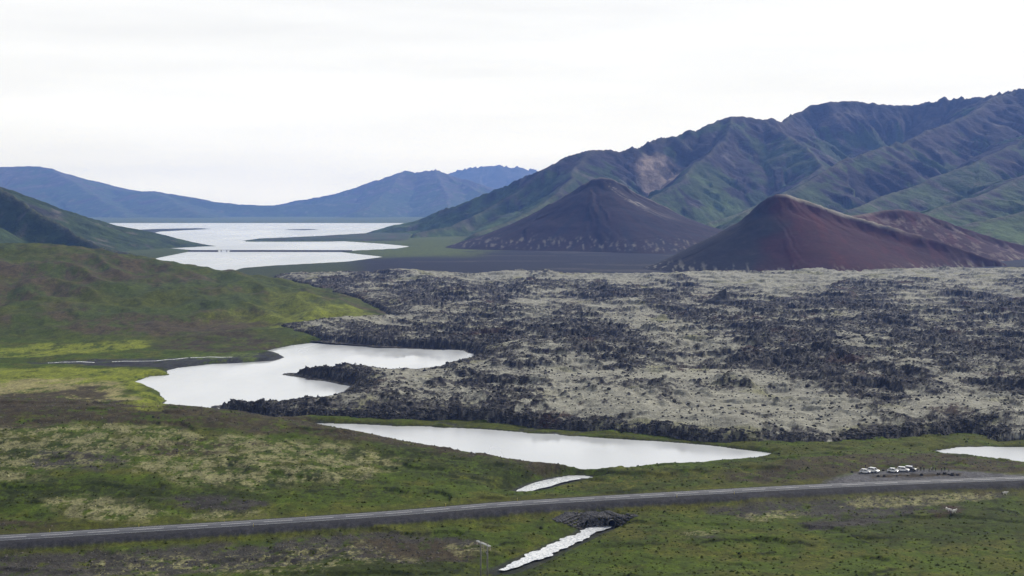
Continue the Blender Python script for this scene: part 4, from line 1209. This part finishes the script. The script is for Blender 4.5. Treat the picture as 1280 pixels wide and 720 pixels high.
# ------------------------------------------------------------------ cars
M_GLASS = plain_mat('tinted_glass', (0.012, 0.014, 0.016), 0.05, spec=0.8)
M_TYRE = plain_mat('tyre_rubber', (0.015, 0.015, 0.016), 0.9)
M_RIM = plain_mat('alloy_rim', (0.45, 0.45, 0.46), 0.3, metallic=0.9)
M_LAMP = plain_mat('headlight_glass', (0.75, 0.76, 0.78), 0.1)
M_TAIL = plain_mat('tail_light', (0.35, 0.012, 0.010), 0.2)
M_TRIM = plain_mat('black_trim', (0.02, 0.02, 0.022), 0.7)
def car(name, paint, body_pts, roof_pts, width, label, wheel_x, roof_mat=None, wheel_r=0.34):
    root = empty(name, (0, 0, 0))
    def loft(pts, w_fn, nm, mat, parent):
        bm = bmesh.new(); rings = []
        for s in (-1, -0.86, 0.86, 1):
            rings.append([bm.verts.new((x, s * w_fn(x, z) * (1.0 if abs(s) == 1 else 1.0), z - (0.0 if abs(s) < 1 else 0.02 * z) - (0.0))) for x, z in pts] if abs(s) < 1 else
                         [bm.verts.new((x * 0.985, s * w_fn(x, z), 0.3 + (z - 0.3) * 0.97)) for x, z in pts])
        n_ = len(pts)
        for a_, b_ in zip(rings, rings[1:]):
            for i in range(n_):
                bm.faces.new((a_[i], a_[(i + 1) % n_], b_[(i + 1) % n_], b_[i]))
        bm.faces.new(rings[0]); bm.faces.new(rings[-1][::-1])
        return bm_obj(nm, bm, mat, parent)
    hw = width / 2
    body = loft(body_pts, lambda x, z: hw * (0.97 if abs(x) > 1.9 else 1.0) * (1.0 if z < 0.75 else 0.97), 'body', paint, root)
    zt = max(z for _, z in roof_pts); zb = min(z for _, z in roof_pts)
    cabw = lambda x, z: hw * (0.95 - 0.17 * (z - zb) / (zt - zb))
    loft([(x, z) for x, z in roof_pts], cabw, 'cabin_glass', M_GLASS, root)
    # roof skin and pillars over the glass
    tops = [p for p in roof_pts if p[1] > zt - 0.12]
    xs0, xs1 = min(p[0] for p in tops), max(p[0] for p in tops)
    bm = bmesh.new()
    rw = cabw(0, zt) * 0.99
    for z, k in ((zt - 0.08, 1.04), (zt + 0.02, 1.0), (zt + 0.05, 0.85)):
        pass
    lv = [[bm.verts.new((x, y, z)) for x, y in ((xs0 - e, -rw * k), (xs1 + e, -rw * k), (xs1 + e, rw * k), (xs0 - e, rw * k))] for z, k, e in ((zt - 0.09, 1.07, 0.08), (zt + 0.01, 1.02, 0.02), (zt + 0.05, 0.84, -0.15))]
    for a_, b_ in zip(lv, lv[1:]):
        for i in range(4): bm.faces.new((a_[i], a_[(i + 1) % 4], b_[(i + 1) % 4], b_[i]))
    bm.faces.new(lv[0][::-1]); bm.faces.new(lv[-1])
    bm_obj('roof', bm, roof_mat or paint, root)
    base_x = (min(p[0] for p in roof_pts if p[1] < zb + 0.05), max(p[0] for p in roof_pts if p[1] < zb + 0.05))
    for sy in (-1, 1):
        for tt in (0.0, 0.45, 1.0):
            bm = bmesh.new()
            xb = base_x[0] + (base_x[1] - base_x[0]) * tt; xt = xs0 + (xs1 - xs0) * tt
            bar(bm, (xb, sy * cabw(0, zb) * 1.0, zb), (xt, sy * cabw(0, zt) * 1.0, zt - 0.04), 0.1, 0.1)
            bm_obj('pillar', bm, paint, root)
    for wx_ in wheel_x:
        for sy in (-1, 1):
            bm = bmesh.new(); bmesh.ops.create_cone(bm, cap_ends=True, segments=20, radius1=wheel_r, radius2=wheel_r, depth=0.24)
            bmesh.ops.rotate(bm, verts=bm.verts, matrix=Matrix.Rotation(R(90), 3, 'X'))
            w = bm_obj('wheel', bm, M_TYRE, root); w.location = (wx_, sy * (hw - 0.11), wheel_r)
            bm = bmesh.new(); bmesh.ops.create_cone(bm, cap_ends=True, segments=16, radius1=wheel_r * 0.62, radius2=wheel_r * 0.55, depth=0.26)
            bmesh.ops.rotate(bm, verts=bm.verts, matrix=Matrix.Rotation(R(90), 3, 'X'))
            bm_obj('rim', bm, M_RIM, w)
    xf, xr = max(p[0] for p in body_pts), min(p[0] for p in body_pts)
    for sy in (-1, 1):
        bm = bmesh.new(); bmesh.ops.create_cube(bm, size=1, matrix=Matrix.Translation((xf - 0.10, sy * hw * 0.72, 0.70)) @ Matrix.Diagonal((0.2, 0.34, 0.14, 1))); bm_obj('headlight', bm, M_LAMP, root)
        bm = bmesh.new(); bmesh.ops.create_cube(bm, size=1, matrix=Matrix.Translation((xr + 0.08, sy * hw * 0.82, 0.82)) @ Matrix.Diagonal((0.2, 0.22, 0.2, 1))); bm_obj('tail_light', bm, M_TAIL, root)
        bm = bmesh.new(); bmesh.ops.create_cube(bm, size=1, matrix=Matrix.Translation((base_x[1] - 0.55, sy * (hw + 0.06), zb + 0.06)) @ Matrix.Diagonal((0.12, 0.18, 0.12, 1))); bm_obj('mirror', bm, paint, root)
    for xx in (xf - 0.06, xr + 0.06):
        bm = bmesh.new(); bmesh.ops.create_cube(bm, size=1, matrix=Matrix.Translation((xx, 0, 0.42)) @ Matrix.Diagonal((0.18, width * 0.9, 0.2, 1))); bm_obj('bumper', bm, M_TRIM, root)
    return root
M_WHITE = plain_mat('white_car_paint', (0.80, 0.80, 0.80), 0.35, coat=0.5)
M_WHITE2 = plain_mat('off_white_car_paint', (0.72, 0.73, 0.74), 0.35, coat=0.5)
M_NAVY = plain_mat('dark_car_paint', (0.022, 0.026, 0.036), 0.35, coat=0.5)
SUV_B = [(-2.25, 0.32), (2.2, 0.32), (2.28, 0.5), (2.22, 0.82), (1.9, 0.98), (1.05, 1.08), (-2.15, 1.08), (-2.28, 0.9), (-2.3, 0.5)]
SUV_R = [(1.15, 1.05), (0.55, 1.62), (0.1, 1.70), (-1.7, 1.68), (-2.2, 1.06)]
HAT_B = [(-2.0, 0.3), (1.95, 0.3), (2.05, 0.48), (2.0, 0.72), (1.7, 0.86), (0.95, 0.96), (-1.9, 0.98), (-2.05, 0.82), (-2.08, 0.48)]
HAT_R = [(1.1, 0.93), (0.4, 1.44), (0.0, 1.52), (-1.2, 1.48), (-1.95, 0.96)]
CARS = [('hatchback_car', M_WHITE, HAT_B, HAT_R, 1.75, 'white hatchback, leftmost of the parked cars', (1.3, -1.3), None, 0.31, 1081.5, 592.3, -22),
        ('suv_car', M_WHITE2, SUV_B, SUV_R, 1.85, 'white suv right beside the leftmost hatchback', (1.42, -1.42), None, 0.36, 1092, 591.3, -48),
        ('hatchback_car', M_WHITE, HAT_B, HAT_R, 1.75, 'white car standing alone before the right hand group', (1.3, -1.3), None, 0.31, 1116.5, 591.2, -30),
        ('suv_car', M_WHITE, SUV_B, SUV_R, 1.85, 'white suv parked tight against the dark car', (1.42, -1.42), None, 0.36, 1129, 590.2, -26),
        ('suv_car', M_NAVY, SUV_B, SUV_R, 1.88, 'dark suv with pale roof, rightmost of the parked cars', (1.42, -1.42), M_WHITE2, 0.37, 1138, 589.3, -34)]
for nm, paint, bp, rp, w, lab, wx_, rm, wr, u, py, yaw in CARS:
    c = car(nm, paint, bp, rp, w, lab, wx_, rm, wr)
    x, y = hit(u, py - 1.0, fn=ground_z, y0=450, y1=700)
    c.location = (x, y, gz(x, y) + 0.02); c.rotation_euler = (0, 0, R(yaw))
    tag(c, lab, 'car', 'cars parked on the lay-by')

# ------------------------------------------------------------------ people and sheep (skinned skeletons)
def skin_mesh(name, joints, edges, root=0, sub=1):
    me = bpy.data.meshes.new(name)
    me.from_pydata([j[:3] for j in joints], edges, [])
    o = bpy.data.objects.new(name, me); col.objects.link(o)
    mod = o.modifiers.new('skin', 'SKIN')
    for i, j in enumerate(joints):
        sv = me.skin_vertices[0].data[i]
        sv.radius = (j[3], j[4] if len(j) > 4 else j[3]); sv.use_root = (i == root)
    mod.use_smooth_shade = True
    if sub:
        s_ = o.modifiers.new('sub', 'SUBSURF'); s_.levels = sub; s_.render_levels = sub
    dg = bpy.context.evaluated_depsgraph_get()
    out = bpy.data.meshes.new_from_object(o.evaluated_get(dg))
    col.objects.unlink(o); bpy.data.objects.remove(o)
    out.name = name
    return out

def person_mesh(name, stride, arm):
    J = [(0, 0, 0.95, .15, .11), (0, 0, 1.15, .14, .10), (0, 0, 1.38, .17, .11), (0, 0, 1.50, .06), (0, 0.01, 1.60, .085, .09), (0, 0.01, 1.72, .08, .09)]
    E = [(0, 1), (1, 2), (2, 3), (3, 4), (4, 5)]
    for s in (-1, 1):
        b = len(J); f = stride * s
        J += [(s * .10, 0, .86, .10), (s * .11, f * .5, .48, .07), (s * .11, f, .08, .05), (s * .12, f + .16, .04, .045)]
        E += [(0, b), (b, b + 1), (b + 1, b + 2), (b + 2, b + 3)]
        b = len(J)
        J += [(s * .21, 0, 1.40, .065), (s * .26, -.04 + arm * .1 * s, 1.12, .05), (s * .25, .06 + arm * s * .3, .90 + abs(arm) * .2, .038), (s * .25, .08 + arm * s * .36, .82 + abs(arm) * .22, .035)]
        E += [(2, b), (b, b + 1), (b + 1, b + 2), (b + 2, b + 3)]
        h = b + 3; hx, hy, hz = J[h][:3]
        for k in range(4):
            J.append((hx + s * .002, hy - .03 + .02 * k, hz - .08 - .012 * (1 - abs(k - 1.4)), .009)); E.append((h, len(J) - 1))
        J.append((hx - s * .02, hy + .055, hz - .03, .010)); E.append((h, len(J) - 1))
    J.append((0, .115, 1.61, .016)); E.append((4, len(J) - 1))
    return skin_mesh(name, J, E)

def cloth_mats(jc, tc_):
    return [plain_mat('jacket_cloth', jc, 0.9), plain_mat('trouser_cloth', tc_, 0.9), plain_mat('skin_tone', (0.42, 0.26, 0.19), 0.6), plain_mat('dark_hair', (0.03, 0.022, 0.018), 0.8), plain_mat('shoe_leather', (0.02, 0.018, 0.016), 0.7)]
P_KIND = [person_mesh('person', 0.0, 0.1), person_mesh('person', 0.22, 0.5), person_mesh('person', 0.08, 0.8)]
JCK = [(0.02, 0.02, 0.025), (0.03, 0.03, 0.05), (0.55, 0.50, 0.36), (0.04, 0.02, 0.02), (0.025, 0.035, 0.03), (0.60, 0.58, 0.50)]
PEOPLE = [(1082, 585.5, 0, 'person in a dark jacket standing behind the leftmost white cars'),
          (1147.2, 589.0, 2, 'person in a cream jacket, nearest to the dark car'), (1151, 588.8, 0, 'person in a black jacket beside the cream jacketed one by the cars'),
          (1155, 589.4, 1, 'person in navy, third to the right of the dark car'), (1161.5, 589.8, 0, 'person in black at the left of the middle cluster'),
          (1164.5, 588.6, 5, 'person in an off-white jacket amid the middle cluster'), (1166.2, 588.9, 1, 'person in navy close behind the off-white jacket'),
          (1169.3, 589.4, 3, 'person in dark red at the right of the middle cluster'), (1177, 589.8, 4, 'person in dark green, second from the right'),
          (1181, 589.2, 0, 'person in black, rightmost but one on the lay-by'), (1186, 590.4, 1, 'person in navy, farthest right on the lay-by')]
for i, (u, py, jc, lab) in enumerate(PEOPLE):
    me = P_KIND[i % 3].copy()
    me.materials.clear()
    for m in cloth_mats(JCK[jc], (0.02, 0.022, 0.03) if i % 3 else (0.05, 0.045, 0.04)): me.materials.append(m)
    for p in me.polygons:
        z = p.center.z; ax = abs(p.center.x)
        p.material_index = 4 if z < 0.09 else (0 if (z > 0.92 or ax > 0.2) and z < 1.5 else (1 if z <= 0.92 else 2))
        if ax > 0.2 and z < 0.86: p.material_index = 2
        if z > 1.5: p.material_index = 3 if (z > 1.69 or p.center.y < -0.02) else 2
    o = mesh_obj('person', me)
    x, y = hit(u, py, fn=ground_z, y0=450, y1=700)
    o.location = (x, y, gz(x, y) + 0.01); o.rotation_euler = (0, 0, random.uniform(0, 6.28)); k = random.uniform(0.95, 1.06); o.scale = (k, k, k)
    tag(o, lab, 'person', 'people standing on the lay-by')

def sheep_mesh(name):
    J = [(0, 0, .62, .27, .25), (.38, 0, .66, .25, .25), (-.38, 0, .66, .26, .26), (-.56, 0, .66, .12), (.58, 0, .82, .14), (.74, 0, .92, .085), (.92, 0, .84, .055), (-.62, 0, .5, .05)]
    E = [(0, 1), (0, 2), (2, 3), (1, 4), (4, 5), (5, 6), (3, 7)]
    for s in (-1, 1):
        b = len(J)
        J += [(.36, s * .13, .42, .075), (.35, s * .13, .24, .04), (.35, s * .13, .02, .034)]
        E += [(1, b), (b, b + 1), (b + 1, b + 2)]
        b = len(J)
        J += [(-.34, s * .14, .46, .10), (-.44, s * .14, .27, .045), (-.38, s * .14, .02, .034)]
        E += [(2, b), (b, b + 1), (b + 1, b + 2)]
        J.append((.70, s * .15, .95, .022)); E.append((5, len(J) - 1))
    return skin_mesh(name, J, E)
M_WOOL = plain_mat('white_wool', (0.74, 0.71, 0.66), 0.95, 0.12, 12.0, spec=0.05)
SM = sheep_mesh('sheep')
SHEEP = [(1192.5, 641.5, 1.45, 20, 'largest white sheep on the rusty bare patch of meadow'), (1187, 639.5, 1.2, 150, 'white sheep just left of the largest sheep on the meadow'),
         (1183, 637.5, 0.95, 70, 'small white lamb at the left end of the sheep group'), (1256.3, 618.5, 1.35, -30, 'single white sheep near the right edge below the road')]
for u, py, k, yaw, lab in SHEEP:
    o = mesh_obj('sheep', SM, M_WOOL)
    x, y = hit(u, py, fn=ground_z, y0=380, y1=600)
    o.location = (x, y, gz(x, y) - 0.02); o.rotation_euler = (0, 0, R(yaw)); o.scale = (k, k, k)
    tag(o, lab, 'sheep', 'white sheep grazing below the road')

# ------------------------------------------------------------------ haze
bm = bmesh.new()
bmesh.ops.create_cube(bm, size=1.0, matrix=Matrix.Translation((0, 11200, 330)) @ Matrix.Diagonal((32000, 23600, 700, 1)))
hz = bm_obj('haze', bm, None)
m = bpy.data.materials.new('valley_haze'); m.use_nodes = True
nn = m.node_tree.nodes; ll = m.node_tree.links
nn.clear()
mo = nn.new('ShaderNodeOutputMaterial'); pv = nn.new('ShaderNodeVolumePrincipled')
pv.inputs['Color'].default_value = (0.20, 0.38, 1.0, 1)
pv.inputs['Absorption Color'].default_value = (0.45, 0.45, 0.45, 1)
pv.inputs['Density'].default_value = 4.6e-5
pv.inputs['Anisotropy'].default_value = 0.2
ll.new(pv.outputs[0], mo.inputs['Volume'])
hz.data.materials.append(m)
tag(hz, 'thin blue haze filling the valley air', kind='stuff')
